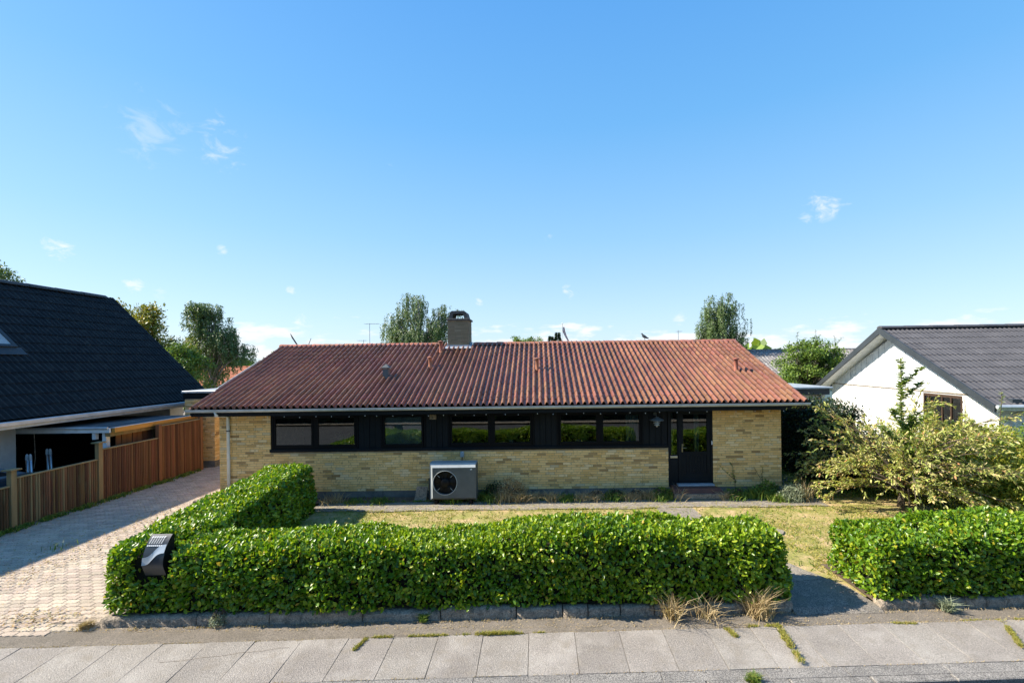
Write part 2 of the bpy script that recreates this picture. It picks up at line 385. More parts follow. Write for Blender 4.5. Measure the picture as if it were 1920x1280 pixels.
m_gravel_dark = M("coarse_path", (.40, .345, .28), (.26, .225, .185), scale=6, rough=.97, bump=1, bscale=70, fine=.7, fscale=55, dirt=(.26, .23, .17), dscale=3, dlo=.52, dhi=.7)
m_lawn = M("lawn_turf", (.44, .38, .12), (.34, .33, .08), scale=2.2, rough=1, bump=1, bscale=80, dirt=(.56, .39, .21), dscale=2.6, dlo=.45, dhi=.66, dirt2=(.19, .21, .045), d2scale=16, d2lo=.52, d2hi=.72, fine=.45, fscale=45)
m_land = M("distant_ground", (.12, .15, .05), (.18, .16, .07), scale=.05, rough=1)
m_sheet = M("black_roof_tile", (.010, .0088, .008), (.007, .0062, .0056), scale=2, rough=.55, spec=.2, isl=.2, bump=.2, bscale=40, dirt=(.035, .036, .03), dscale=5, dlo=.5, dhi=.8)
m_sheet2 = M("dark_corrugated_sheet", (.075, .072, .076), (.055, .053, .057), scale=2, rough=.55, spec=.4, isl=.1, bump=.3, bscale=40, dirt=(.42, .42, .42), dscale=26, dlo=.66, dhi=.76)
m_sheet3 = M("grey_corrugated_sheet", (.20, .18, .165), (.13, .115, .105), scale=2, rough=.85, isl=.12, dirt=(.5, .48, .46), dscale=6, dlo=.5, dhi=.7)
m_wood = M("weathered_brown_lath", (.22, .11, .048), (.15, .078, .032), scale=6, rough=.85, isl=.48, hue=.018, bump=.4, bscale=40, stretch=(1, 1, .12), dirt=(.16, .135, .06), dscale=9, dlo=.52, dhi=.7)
m_wood_red = M("red_brown_lath", (.205, .088, .037), (.14, .060, .026), scale=6, rough=.8, isl=.42, hue=.012, bump=.4, bscale=40, stretch=(1, 1, .12), dirt=(.25, .14, .06), dscale=12, dlo=.60, dhi=.72)
m_post = M("fence_post_wood", (.30, .215, .10), (.20, .14, .065), scale=5, rough=.85, bump=.4, bscale=40, stretch=(1, 1, .15), dirt=(.18, .19, .07), dscale=5)
m_beam = M("varnished_beam", (.55, .27, .05), (.45, .21, .04), scale=4, rough=.5, stretch=(.2, .2, 1))
m_felt = M("roofing_felt", (.05, .055, .06), (.035, .04, .045), scale=2, rough=.6, spec=.5, bump=.2, dirt=(.16, .15, .13), dscale=2, dlo=.5, dhi=.75)
m_wbrick = M("white_painted_brick", (.80, .79, .76), (.74, .73, .70), scale=4, rough=.8, isl=.05, bump=.2)
m_wmort = M("white_wall_joint", (.60, .58, .54), (.5, .49, .46), scale=6, rough=.9)
m_dkgrey = M("dark_grey_bargeboard", (.036, .044, .052), (.028, .035, .041), scale=2, rough=.6)
m_dkwood = M("brown_window_frame", (.06, .035, .022), rough=.5)
m_bark = M("tree_bark", (.11, .085, .06), (.07, .055, .04), scale=10, rough=.95)
m_birch = M("birch_bark", (.42, .40, .36), (.12, .10, .09), scale=14, rough=.9)
def leafm(n, ramp, trans=.32, rough=.5, spec=.4): return M(n, (.1,.1,.1), (.72, .72, .72), scale=2.5, rough=rough, spec=spec, ramp=ramp, trans=trans)
m_laurel = leafm("laurel_leaf", [(0, (.05, .12, .010)), (.22, (.11, .235, .012)), (.6, (.19, .34, .016)), (.85, (.32, .45, .022)), (.96, (.48, .52, .03)), (1, (.45, .30, .04))], .40, .36, .5)
m_laurel2 = leafm("laurel_leaf_yellowish", [(0, (.09, .17, .010)), (.3, (.18, .31, .014)), (.7, (.30, .44, .02)), (1, (.50, .55, .04))], .40, .36, .5)
m_birchleaf = leafm("birch_leaf", [(0, (.07, .12, .04)), (.5, (.13, .20, .065)), (1, (.22, .29, .10))], .28, .45)
m_oliveleaf = leafm("yellow_green_leaf", [(0, (.12, .15, .022)), (.5, (.25, .27, .04)), (.85, (.38, .35, .06)), (1, (.36, .21, .05))], .32)
m_greenleaf = leafm("mid_green_leaf", [(0, (.07, .13, .022)), (.5, (.15, .25, .035)), (1, (.27, .36, .06))], .3)
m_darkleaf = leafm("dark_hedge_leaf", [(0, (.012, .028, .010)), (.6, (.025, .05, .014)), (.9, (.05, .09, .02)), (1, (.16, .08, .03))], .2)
m_conifer = leafm("conifer_needles", [(0, (.02, .045, .02)), (1, (.05, .09, .035))], .1)
m_cherry = leafm("pale_yellow_leaf", [(0, (.28, .34, .07)), (.3, (.42, .50, .11)), (.7, (.74, .68, .26)), (.92, (.80, .64, .32)), (1, (.64, .30, .13))], .38, .5)
m_shoot = leafm("green_shoot_leaf", [(0, (.18, .27, .08)), (.6, (.34, .44, .14)), (1, (.56, .60, .25))], .36, .45)
m_shrub = leafm("yellow_shrub_leaf", [(0, (.14, .20, .025)), (.4, (.31, .37, .04)), (.8, (.50, .49, .06)), (1, (.55, .36, .08))], .36)
m_strawdry = leafm("dry_grass", [(0, (.35, .24, .12)), (.5, (.52, .40, .22)), (1, (.62, .50, .30))], .3, .8)
m_blade = leafm("grass_blade", [(0, (.14, .20, .03)), (.3, (.30, .32, .05)), (.7, (.50, .44, .10)), (1, (.58, .44, .20))], .35, .8)
m_houseplant = leafm('house_plant_leaf', [(0, (.25, .42, .10)), (1, (.55, .70, .28))], .4, .4)
m_weed = leafm("weed_leaf", [(0, (.06, .12, .02)), (.5, (.14, .24, .03)), (.9, (.28, .34, .05)), (1, (.4, .28, .10))], .3, .6)
m_litter = leafm("fallen_leaf", [(0, (.28, .17, .07)), (.5, (.45, .30, .13)), (1, (.38, .33, .12))], .1, .9)
m_heather = leafm("grey_green_herb", [(0, (.20, .24, .15)), (1, (.38, .42, .28))], .2, .8)

# ------------------------------------------------------------------ ground
def sheet(name, pts, mat, parent=None, kind='structure'):
    b = MB(); b.add(pts, [tuple(range(len(pts)))]); o = b.build(name, mat, parent)
    if parent is None and kind: o['kind'] = kind
    return o
def grid(name, x0, x1, f0, f1, z0, z1, nx, ny, mat, parent=None, amp=0.0, kind='structure', zfun=None):
    """surface between the lines y=f0(x) and y=f1(x)"""
    V = []; F = []
    for j in range(ny + 1):
        for i in range(nx + 1):
            x = x0 + (x1 - x0) * i / nx; a, b_ = f0(x), f1(x); tt = j / ny; y = a + (b_ - a) * tt
            z = z0 + (z1 - z0) * tt + amp * math.sin(x * 1.9 + y * 1.3) * math.sin(y * 2.3 - x * .7)
            if zfun: z += zfun(x, y)
            V.append((x, y, z))
    for j in range(ny):
        for i in range(nx):
            k = j * (nx + 1) + i; F.append((k, k + 1, k + nx + 2, k + nx + 1))
    o = arr_obj(name, V, F, mat, parent, True)
    if parent is None and kind: o['kind'] = kind
    return o
g = MB()
S = .025
def gl(y): return lambda x: y + S * x
ys = [(-900, -.30), (5.2, -.30), (7.3, -.06), (1500, -.06)]
vs_ = []; fs_ = []
for (y, z) in ys:
    for x in (-1200, 1200): vs_.append((x, y + (S * x * .0), z))
for i in range(3): fs_.append((2 * i, 2 * i + 1, 2 * i + 3, 2 * i + 2))
g.add(vs_, fs_); g.build('ground', m_land)['kind'] = 'structure'
# road with its kerb; the camera stands over it
grid('road', -45, 45, lambda x: -3.2 + S * x, lambda x: 5.38 + S * x, -.16, -.16, 30, 4, m_road)
grid('far_pavement', -45, 45, lambda x: -9 + S * x, lambda x: -3.2 + S * x, -.06, -.06, 30, 6, m_asph)
cut = [random.uniform(.96, 1.04) for _ in range(60)]
kerb_row = thing('road_kerb', (0, 5.44, -.16), 'pale granite kerb edging the road along the pavement', 'kerb')
pm = MB(); pm.box(0, .985, 0, .12, -.14, 0, .012); kst = pm.mesh('kerb_stone'); kst.materials.append(m_agg)
rotS = Matrix.Rotation(math.atan(S), 4, 'Z')
for i in range(16):
    x = -8 + i * 1.0
    link(bpy.data.objects.new('kerb_stone', kst), kerb_row, Matrix.Translation((x, 5.385 + S * x, -.062 + .002 * math.sin(i * 2.1))) @ rotS)
# pavement base + aggregate strip + slab row
pavement = grid('pavement', -30, 30, lambda x: 5.45 + S * x, lambda x: 6.62 + .027 * x, -.105, -.045, 30, 3, m_joint)
x = -9.3; k = 0
protoA = {}
def slabpiece(name, mat, x0, x1, y0a, y1a, z0, z1, th=.06, jx=.0):
    b = MB(); g_ = .003; e = .004
    # four corners following the two rotated edge lines
    def c(x, top): return (x, (y1a(x) - g_) if top else (y0a(x) + g_))
    q = [c(x0 + g_, 0), c(x1 - g_, 0), c(x1 - g_ + jx, 1), c(x0 + g_ + jx, 1)]
    zz = [z0, z0, z1, z1]; cx = sum(p[0] for p in q) / 4; cy = sum(p[1] for p in q) / 4
    vs = [(p[0], p[1], z - th) for p, z in zip(q, zz)] + [(p[0], p[1], z - e) for p, z in zip(q, zz)] + \
         [(p[0] + (cx - p[0]) * .006, p[1] + (cy - p[1]) * .006, z) for p, z in zip(q, zz)]
    fs = [(8, 9, 10, 11)]
    for a in (0, 4):
        for j in range(4): fs.append((a + j, a + (j + 1) % 4, a + 4 + (j + 1) % 4, a + 4 + j))
    b.add(vs, fs); return b.build(name, mat, pavement)
slab_lo = lambda x: 5.68 + .025 * x
slab_hi = lambda x: 6.50 + .028 * x
i = 0; xx = -9.6
while xx < 9.2:
    wd = .63 + .012 * math.sin(i * 5.1)
    dz = .004 * math.sin(i * 3.7); slabpiece('paving_slab', m_slab, xx, xx + wd, slab_lo, slab_hi, -.062 + dz, -.022 - dz)
    xx += wd; i += 1
i = 0; xx = -8.9
while xx < 9.2:
    wd = .95 + .35 * abs(math.sin(i * 1.9)); slabpiece('aggregate_slab', m_agg, xx, xx + wd, lambda x: 5.505 + .025 * x, lambda x: 5.68 + .025 * x, -.068, -.064); xx += wd; i += 1
# a hairline crack across two slabs at the left
ck = MB()
cpt = [(-4.95, 5.98), (-4.7, 6.0), (-4.45, 6.06), (-4.2, 6.09), (-4.0, 6.15), (-3.75, 6.17), (-3.55, 6.235), (-3.4, 6.24)]
for p_, q_ in zip(cpt[:-1], cpt[1:]):
    zc = lambda y_: -.062 + .04 * (y_ - 5.58) / .8 + .0045
    ck.add([(p_[0], p_[1] - .0025, zc(p_[1])), (q_[0], q_[1] - .002, zc(q_[1])), (q_[0], q_[1] + .002, zc(q_[1])), (p_[0], p_[1] + .0025, zc(p_[1]))], [(0, 1, 2, 3)])
ck.build('crack', m_soil, pavement)
# asphalt strip between slabs and the garden kerb
grid('asphalt_strip', -30, 30, lambda x: 6.50 + .028 * x, lambda x: 7.02 + .02 * x, -.026, -.006, 160, 6, m_asph, amp=.004)
# garden kerb stones under the hedges
KY = lambda x: 6.86 + .020 * x
def kerb(x0, x1, label, step=1.0, xs=None):
    t = thing('garden_kerb', (x0, KY(x0), 0), label, 'kerb')
    x = x0; i = 0
    while x < x1 - .1:
        wd = min(step * (.35 + 1.2 * random.random()), x1 - x); b = MB(); n = max(3, int(wd / .07)); h = random.uniform(.11, .15); dd = random.uniform(-.015, .015)
        prof = [(0.0, -.12), (0.0 - .004, h * .72), (.02, h * .93), (.05, h), (.13, h), (.15, h * .8), (.15, -.12)]
        vs = []; fs = []
        for a in range(n + 1):
            xa = x + .008 + (wd - .016) * a / n
            endf = min(a, n - a)
            for (py, pz) in prof:
                r_ = .008 * math.sin(xa * 31 + pz * 90) + .006 * math.sin(xa * 77 + py * 50) + .004 * math.sin(xa * 13)
                zz = pz * (1 if endf else .97) if pz > 0 else pz
                vs.append((xa, KY(xa) + dd + py + r_ + (.008 if not endf and py < .03 else 0), zz + r_ * .5))
        m_ = len(prof)
        for a in range(n):
            for q in range(m_ - 1): fs.append((a * m_ + q, (a + 1) * m_ + q, (a + 1) * m_ + q + 1, a * m_ + q + 1))
        fs.append(tuple(range(m_))); fs.append(tuple(n * m_ + q for q in range(m_ - 1, -1, -1)))
        b.add(vs, fs); b.build('kerb_stone', m_conc, t, True); x += wd; i += 1
    return t
kerb(-6.45, 3.82, 'worn concrete kerb stones under the long front hedge')
kerb(5.12, 10.2, 'worn concrete kerb stones under the short hedge right of the garden path', .5)
# garden surfaces
lawn = grid('lawn', -5.75, 14, lambda x: 7.3 + .0 * x, lambda x: 11.82, .012, .03, 60, 20, m_lawn, amp=.012)
grid('side_lawn', 6.9, 14, lambda x: 11.72, lambda x: 24.0, .03, .03, 20, 30, m_lawn, amp=.01)
grid('bed_soil', -6.2, 3.8, lambda x: KY(x) + .12, lambda x: 8.2, .07, .05, 60, 6, m_soil, amp=.01)
grid('bed_soil', 5.12, 12, lambda x: KY(x) + .12, lambda x: 8.4, .07, .05, 40, 6, m_soil, amp=.01)
grid('gravel_path', -5.9, 7.4, lambda x: 11.72 + .03 * math.sin(x * 2.1) + .02 * math.sin(x * 5), lambda x: 12.5 + .02 * math.sin(x * 3.3), .045, .045, 120, 4, m_gravel, amp=.004)
grid('house_bed', -9.3, 8.4, lambda x: 12.44 + .02 * math.sin(x * 3.3), lambda x: 12.9, .05, .06, 60, 3, m_soil, amp=.012)
grid('side_path', 6.8, 7.9, lambda x: 12.3, lambda x: 20, .036, .036, 6, 30, m_gravel_dark, amp=.004)
# entrance path through the hedge gap, running up towards the door
ent = MB()
ring = [(3.80, 6.96), (5.14, 6.98), (5.06, 7.6), (4.66, 8.3), (4.25, 9.2), (3.95, 10.2), (3.9, 11.75), (3.0, 11.75), (2.95, 10.2), (3.1, 9.0), (3.45, 8.2), (3.8, 7.5)]
ent.prism(ring, 'z', -.05, .042); ent.build('entrance_path', m_gravel_dark)['kind'] = 'structure'
ent = MB(); ring = [(3.98, 7.72), (4.86, 7.86), (4.66, 8.3), (4.25, 9.2), (3.95, 10.2), (3.9, 11.70), (3.02, 11.70), (2.97, 10.2), (3.12, 9.0), (3.47, 8.22)]
ent.add([(a, b_, .047) for a, b_ in ring], [tuple(range(len(ring)))]); ent.build('entrance_path', m_gravel)['kind'] = 'structure'
b = MB(); b.add([(3.80, 6.86, -.012), (5.14, 6.88, -.012), (5.14, 6.98, .042), (3.80, 6.96, .042)], [(0, 1, 2, 3)]); b.build('entrance_path', m_gravel_dark)['kind'] = 'structure'
b = MB(); b.add([(5.0 + .33 * math.cos(a) * (1 + .12 * math.sin(3 * a)), 10.02 + .22 * math.sin(a) * (1 + .1 * math.cos(2 * a)), .048) for a in np.linspace(0, 2 * math.pi, 18, endpoint=False)], [tuple(range(18))])
o = b.build('bare_patch', m_gravel); o['kind'] = 'structure'
# driveway of interlocking pavers
drive = grid('driveway', -12.7, -6.45, lambda x: 6.72 + .028 * x, lambda x: 20, -.018, -.018, 8, 12, m_joint)
grid('neighbour_yard', -40, -12.4, lambda x: 6.9, lambda x: 40, -.012, -.012, 8, 8, m_asph)
pw, ph = .225, .112
zz = [(0, 0), (pw * .25, .017), (pw * .5, 0), (pw * .75, .017), (pw, 0)]
lower = [(a, b_) for a, b_ in zz]; upper = [(a, b_ + ph) for a, b_ in zz]
poly = [(a + (.004 if i == 0 else -.004 if i == 4 else 0), b_ + .004) for i, (a, b_) in enumerate(lower)] + [(a + (-.004 if i == 0 else .004 if i == 4 else 0), b_ - .004) for i, (a, b_) in enumerate(reversed(upper))]
pb = MB(); n = len(poly); cx, cy = pw / 2, ph / 2
vs = [(a, b_, -.01) for a, b_ in poly] + [(a, b_, .012) for a, b_ in poly] + [(a + (cx - a) * .07, b_ + (cy - b_) * .12, .016) for a, b_ in poly]
fs = [(2 * n + 0, 2 * n + 1, 2 * n + n - 2, 2 * n + n - 1), (2 * n + 1, 2 * n + 2, 2 * n + n - 3, 2 * n + n - 2), (2 * n + 2, 2 * n + 3, 2 * n + n - 4, 2 * n + n - 3), (2 * n + 3, 2 * n + 4, 2 * n + n - 5, 2 * n + n - 4)]
fs += [(k_ + j, k_ + (j + 1) % n, k_ + n + (j + 1) % n, k_ + n + j) for k_ in (0, n) for j in range(n)]
pb.add(vs, fs); pmesh = pb.mesh('paving_stone'); pmesh.materials.append(m_pav)
ms = []
row = 0; y = 6.54
while y < 17.3:
    off = (row % 2) * pw * .5
    nx = int(6.0 / pw) + 1
    for i in range(nx):
        x = -12.45 + off + i * pw
        if x + pw > -6.42 or y < 6.74 + .028 * x - .0: continue
        ms.append((0, Matrix.Translation((x, y, -.018 + random.uniform(-.002, .003))) @ Matrix.Rotation(random.gauss(0, .006), 4, 'Z') @ Matrix.Rotation(random.gauss(0, .006), 4, 'X')))
    y += ph; row += 1
pieces('paving_stone', [pmesh], ms, drive, 300)
# ------------------------------------------------------------------ main house
DY = 12.9; WX0, WX1 = -8.91, 6.80
house = thing('brick_bungalow', (-1, DY, 0), 'long low yellow brick bungalow with red tiled roof and dark window band', 'house')
def brick_face(parent, mat, mort, org, ux, un, width, z0, z1, holes=(), bw=.24, bh=.0667, jt=.010, limit=300, proud=.008, store=None, seed=0, half_end=True):
    """stretcher-bond face: org = left bottom point, ux along the wall, un outward normal"""
    ux = Vector(ux); un = Vector(un)
    full = MB(); L = bw - jt; hh = bh - jt
    full.box(0, 1, 0, 1, 0, 1); pm = full.mesh('brick'); pm.materials.append(mat)
    out = []; r_ = random.Random(seed)
    nrow = int(round((z1 - z0) / bh))
    for j in range(nrow):
        zb = z0 + j * bh + jt / 2; off = (j % 2) * bw * .5 if j % 4 != 3 else bw * .25
        segs = [(0.0, width)]
        for (hx0, hx1, hz0, hz1) in holes:
            if zb + hh / 2 > hz0 and zb + hh / 2 < hz1:
                ns = []
                for (a, b_) in segs:
                    if hx1 <= a or hx0 >= b_: ns.append((a, b_)); continue
                    if hx0 > a: ns.append((a, hx0))
                    if hx1 < b_: ns.append((hx1, b_))
                segs = ns
        for (a, b_) in segs:
            x = math.floor((a - off) / bw) * bw + off
            while x < b_ - .02:
                xs, xe = max(x + jt / 2, a), min(x + bw - jt / 2, b_)
                if xe - xs > .03:
                    p = proud + r_.uniform(-.0022, .0022); o = Vector(org) + ux * xs + un * (p) + Vector((0, 0, zb - org[2] + 0))
                    mt = Matrix(((ux.x * (xe - xs), -un.x * .03, 0, o.x), (ux.y * (xe - xs), -un.y * .03, 0, o.y), (ux.z * (xe - xs), 0, hh, o.z), (0, 0, 0, 1)))
                    out.append((0, mt))
                x += bw
    if store is not None: store += out; return pm
    pieces('brick', [pm], out, parent, limit)
# mortar-coloured wall cores (recessed joints show between the bricks)
wall = MB()
y0, y1 = DY, DY + .34
wall.box(WX0, -7.48, y0, y1, .237, 2.42); wall.box(-7.48, 3.64, y0, y1, .237, 1.35); wall.box(4.89, WX1, y0, y1, .237, 2.42)
wall.box(WX0, WX0 + .34, y1, 20.9, .237, 2.42); wall.box(WX1 - .34, WX1, y1, 20.9, .237, 2.42); wall.box(WX0, WX1, 20.9, 21.2, 0, 2.42)
wallo = wall.build('wall', m_mortar, house)
bl = []
kw = dict(store=bl, seed=3)
pmb = brick_face(house, m_brick, m_mortar, (WX0, DY, .237), (1, 0, 0), (0, -1, 0), WX1 - WX0, .237, 2.37,
                 holes=[(-7.48 - WX0, 3.64 - WX0, 1.30, 3), (3.64 - WX0, 4.89 - WX0, 0, 3)], **kw)
# soldier course under the eaves on the two solid parts
for (a, b_) in ((WX0, -7.48), (4.89, WX1)):
    x = a + .01
    while x < b_ - .03:
        bl.append((0, Matrix(((.05, 0, 0, x), (0, .03, 0, DY - .008), (0, 0, .06, 2.372), (0, 0, 0, 1))))); x += .064
# rowlock row along the sides of the openings is part of the bond; side walls get bricks too
kw['seed'] = 5
brick_face(house, m_brick, m_mortar, (WX1, DY, .237), (0, 1, 0), (1, 0, 0), 6, .237, 2.42, **kw)
brick_face(house, m_brick, m_mortar, (WX0, DY + 6, .237), (0, -1, 0), (-1, 0, 0), 6, .237, 2.42, **kw)
pieces('brick', [pmb], bl, wallo, 300, key=lambda t: (0 if t[1].translation.y < DY else 5) + (t[1].translation - cam.location).length)
pl = MB(); pl.box(WX0 + .012, WX1 - .012, DY + .006, 21.1, -.1, .237); pl.build('plinth', m_plinth, house)
# floor and inner rooms
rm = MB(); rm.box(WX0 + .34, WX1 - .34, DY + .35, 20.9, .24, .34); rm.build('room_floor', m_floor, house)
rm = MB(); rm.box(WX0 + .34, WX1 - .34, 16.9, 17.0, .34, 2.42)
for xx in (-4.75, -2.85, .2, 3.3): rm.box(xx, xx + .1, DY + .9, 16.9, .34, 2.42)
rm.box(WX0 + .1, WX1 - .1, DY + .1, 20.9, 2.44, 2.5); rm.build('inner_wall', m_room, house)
# dark band: sill board, cladding boards, window frames
bd = MB(); bd.box(-7.50, 3.62, DY - .035, DY + .1, 1.35, 1.43, .006); bd.build('sill_board', m_black, house)
bd = MB(); bd.box(-7.48, 3.64, DY + .06, DY + .12, 1.43, 2.44); bd.build('band_backing', m_frame, house) if False else None
def window(x0, x1, z0, z1, panes, glass=m_glass, name='window', closed=()):
    """frame with one casement and one glass pane for every (a,b)"""
    w_ = MB(); f = .055
    w_.box(x0, x1, DY - .005, DY + .07, z0, z0 + f); w_.box(x0, x1, DY - .005, DY + .07, z1 - f, z1)
    w_.box(x0, x0 + f, DY - .0045, DY + .07, z0 + f, z1 - f); w_.box(x1 - f, x1, DY - .0045, DY + .07, z0 + f, z1 - f)
    for (p, q) in zip(panes[:-1], panes[1:]): w_.box(p[1] + .045, q[0] - .045, DY - .0045, DY + .07, z0 + f, z1 - f)
    fr = w_.build(name, m_frame, house)
    for i, (a, b_) in enumerate(panes):
        c = MB(); e = .048; zz0, zz1 = z0 + .058, z1 - .058; a0, b0 = a - e, b_ + e
        c.box(a0, b0, DY - .018, DY + .03, zz0, zz0 + .06, .004); c.box(a0, b0, DY - .018, DY + .03, zz1 - .05, zz1, .004)
        c.box(a0, a0 + e, DY - .017, DY + .03, zz0 + .06, zz1 - .05); c.box(b0 - e, b0, DY - .017, DY + .03, zz0 + .06, zz1 - .05)
        for sx in (a0 + .03, (a0 + b0) / 2 - .04, (a0 + b0) / 2 + .04, b0 - .03): c.box(sx - .006, sx + .006, DY - .022, DY - .017, zz0 + .018, zz0 + .03)
        c.build('casement', m_frame, fr)
        g_ = MB(); g_.box(a0 + e, b0 - e, DY + .004, DY + .010, zz0 + .06, zz1 - .05); g_.build('pane', glass, fr)
    return fr
wz0, wz1 = 1.43, 2.40
window(-7.46, -5.03, wz0, wz1, [(-7.34, -6.34), (-6.14, -5.14)])
window(-4.40, -3.14, wz0, wz1, [(-4.28, -3.26)], m_glass_pale)
window(-2.52, -.10, wz0, wz1, [(-2.40, -1.40), (-1.20, -.22)])
window(.53, 2.95, wz0, wz1, [(.65, 1.63), (1.83, 2.83)])
for (a, b_, n) in ((-5.03, -4.40, 4), (-3.14, -2.52, 4), (-.10, .53, 4), (2.95, 3.62, 4)):
    w_ = (b_ - a) / n
    for i in range(n):
        c = MB(); c.box(a + i * w_ + .005, a + (i + 1) * w_ - .005, DY + (.0 if i % 2 else .012), DY + .05, wz0, wz1 + .02, .003); c.build('cladding_board', m_black, house)
    c = MB(); c.box(a, b_, DY + .052, DY + .09, wz0, wz1 + .03); c.build('backing_board', m_frame, house)
# door with sidelight
dr = MB()
dr.box(3.64, 3.70, DY - .0, DY + .10, .36, 2.42); dr.box(4.83, 4.89, DY - .0, DY + .10, .36, 2.42); dr.box(3.70, 4.83, DY, DY + .1, 2.34, 2.42); dr.box(3.93, 4.0, DY, DY + .1, .38, 2.34); dr.box(3.64, 4.89, DY - .01, DY + .1, .30, .38)
dfr = dr.build('door_frame', m_black, house)
sd = MB(); sd.box(3.705, 3.925, DY + .02, DY + .06, .385, 1.14); sd.box(3.705, 3.735, DY + .02, DY + .06, 1.14, 2.335); sd.box(3.90, 3.925, DY + .02, DY + .06, 1.14, 2.335)
sd.build('side_panel', m_black, dfr)
sl_ = MB(); sl_.box(3.735, 3.90, DY + .035, DY + .042, 1.14, 2.33); sl_.build('pane', m_glass, dfr)
ls = MB(); ls.box(3.70, 3.90, DY + .005, DY + .02, 1.055, 1.115, .004); ls.box(3.73, 3.87, DY - .0, DY + .005, 1.075, 1.098); ls.build('letter_slot', m_steel, dfr)
d_ = MB(); d_.box(4.005, 4.07, DY + .015, DY + .065, .385, 2.335); d_.box(4.73, 4.825, DY + .015, DY + .065, .385, 2.335)
d_.box(4.07, 4.73, DY + .016, DY + .065, 2.27, 2.335); d_.box(4.07, 4.73, DY + .016, DY + .065, 1.14, 1.22); d_.box(4.07, 4.73, DY + .016, DY + .065, .385, .62)
d_.box(4.07, 4.73, DY + .004, DY + .016, 1.20, 1.225)
door = d_.build('door', m_black, house)
for i in range(8):
    c = MB(); c.box(4.072 + i * .082, 4.072 + (i + 1) * .082 - .008, DY + .028, DY + .05, .62, 1.14, .003); c.build('door_board', m_black, door)
g_ = MB(); g_.box(4.07, 4.73, DY + .035, DY + .042, 1.22, 2.27); g_.build('pane', m_glass, door)
h_ = MB(); h_.box(4.02, 4.052, DY + .002, DY + .014, 1.22, 1.44, .003); h_.tube([(4.036, DY + .005, 1.34), (4.036, DY - .04, 1.34), (4.14, DY - .045, 1.34)], .009, 6); h_.build('handle', m_brass, door)
bl_ = MB(); bl_.box(4.85, 4.875, DY - .02, DY - .001, 1.42, 1.52, .004); bl_.build('doorbell', m_white, dfr)
# steps
st = thing('door_step', (4.3, 12.6, 0), 'red-brown doorstep on a pale concrete base below the front door', 'step')
a = MB(); a.prism([(3.62, .06), (4.98, .06), (4.98, .19), (3.66, .19)], 'y', 12.36, 12.885); a.build('concrete_base', m_conc, st)
a = MB(); a.add([(3.62, 12.42, .19), (5.0, 12.42, .19), (4.9, 12.885, .19), (3.68, 12.885, .19), (3.66, 12.5, .31), (4.93, 12.5, .31), (4.84, 12.885, .31), (3.72, 12.885, .31)],
            [(0, 1, 5, 4), (1, 2, 6, 5), (3, 0, 4, 7), (4, 5, 6, 7), (2, 3, 7, 6)]); a.build('tread', m_step, st)
a = MB(); a.box(3.86, 4.86, 12.72, 12.885, .312, .355, .006); a.build('threshold_slab', m_lead, st)
# eaves: fascia, soffit, gutter
EY = 12.35; EX0, EX1 = -9.33, 7.22; EZ = 2.66; RY = 16.82; RZ = 4.47
sl_ang = math.atan2(RZ - EZ, RY - EY)
f = MB(); f.box(EX0 + .02, EX1 - .02, EY + .03, EY + .06, 2.425, 2.60, .004); f.build('fascia', m_black, house)
f = MB(); f.box(EX0 + .03, EX1 - .03, EY + .06, DY + .2, 2.43, 2.445); f.build('soffit', m_black, house)
f = MB(); n = 8; prof = [(EY - .03 + .062 * math.cos(math.pi + math.pi * i / n), 2.60 + .062 * math.sin(math.pi + math.pi * i / n)) for i in range(n + 1)]
prof2 = [(EY - .03 + .056 * math.cos(math.pi + math.pi * i / n), 2.60 + .056 * math.sin(math.pi + math.pi * i / n)) for i in range(n, -1, -1)]
f.prism([prof[0], (prof[0][0] - .008, 2.607)] + prof + prof2, 'x', EX0 - .06, EX1 + .05) if False else None
pp = [(prof[0][0] - .010, 2.598), (prof[0][0] - .010, 2.618), (prof[0][0] + .006, 2.618)]
vs = []; fs = []
allp = pp + prof[1:]; m_ = len(allp)
for xx in (EX0 - .06, EX1 + .05):
    for (a, b_) in allp: vs.append((xx, a, b_))
for i in range(m_ - 1): fs.append((i, i + 1, m_ + i + 1, m_ + i))
fs.append(tuple(range(m_))); fs.append(tuple(range(2 * m_ - 1, m_ - 1, -1)))
f.add(vs, fs); f.build('gutter', m_gutter, house)
# downpipe
f = MB(); f.tube([(-8.62, EY - .03, 2.55), (-8.62, EY - .02, 2.46), (-8.62, DY - .075, 2.36), (-8.62, DY - .075, .1)], .042, 10); dp = f.build('downpipe', m_pipe, house, True)
f = MB(); f.tube([(-8.62, DY - .075, 1.96), (-8.62, DY - .075, 1.99)], .052, 10); f.build('pipe_collar', m_darkconc, dp)
# --------- roof
roof = MB()
th = .06
roof.add([(EX0 + .03, EY + .02, EZ - .075), (EX1 - .03, EY + .02, EZ - .075), (EX1 - .03, RY, RZ - .075), (EX0 + .03, RY, RZ - .075),
          (EX0 + .03, EY + .06, EZ - .2), (EX1 - .03, EY + .06, EZ - .2), (EX1 - .03, RY, RZ - .2), (EX0 + .03, RY, RZ - .2)],
         [(0, 1, 2, 3), (4, 7, 6, 5), (0, 4, 5, 1), (1, 5, 6, 2), (3, 7, 4, 0)])
YB = 2 * RY - EY
roof.add([(EX0, YB, EZ), (EX1, YB, EZ), (EX1, RY, RZ - .03), (EX0, RY, RZ - .03)], [(0, 1, 2, 3)])
roof.add([(WX0, DY, 2.44), (WX0, 20.9, 2.44), (WX0, RY, RZ - .2)], [(0, 1, 2)]); roof.add([(WX1, DY, 2.44), (WX1, 20.9, 2.44), (WX1, RY, RZ - .2)], [(0, 1, 2)])
roofo = roof.build('roof', m_black, house)
NC = 98; NR = 14; tw = (EX1 - EX0) / NC; SL = math.hypot(RY - EY, RZ - EZ); tl = SL / NR
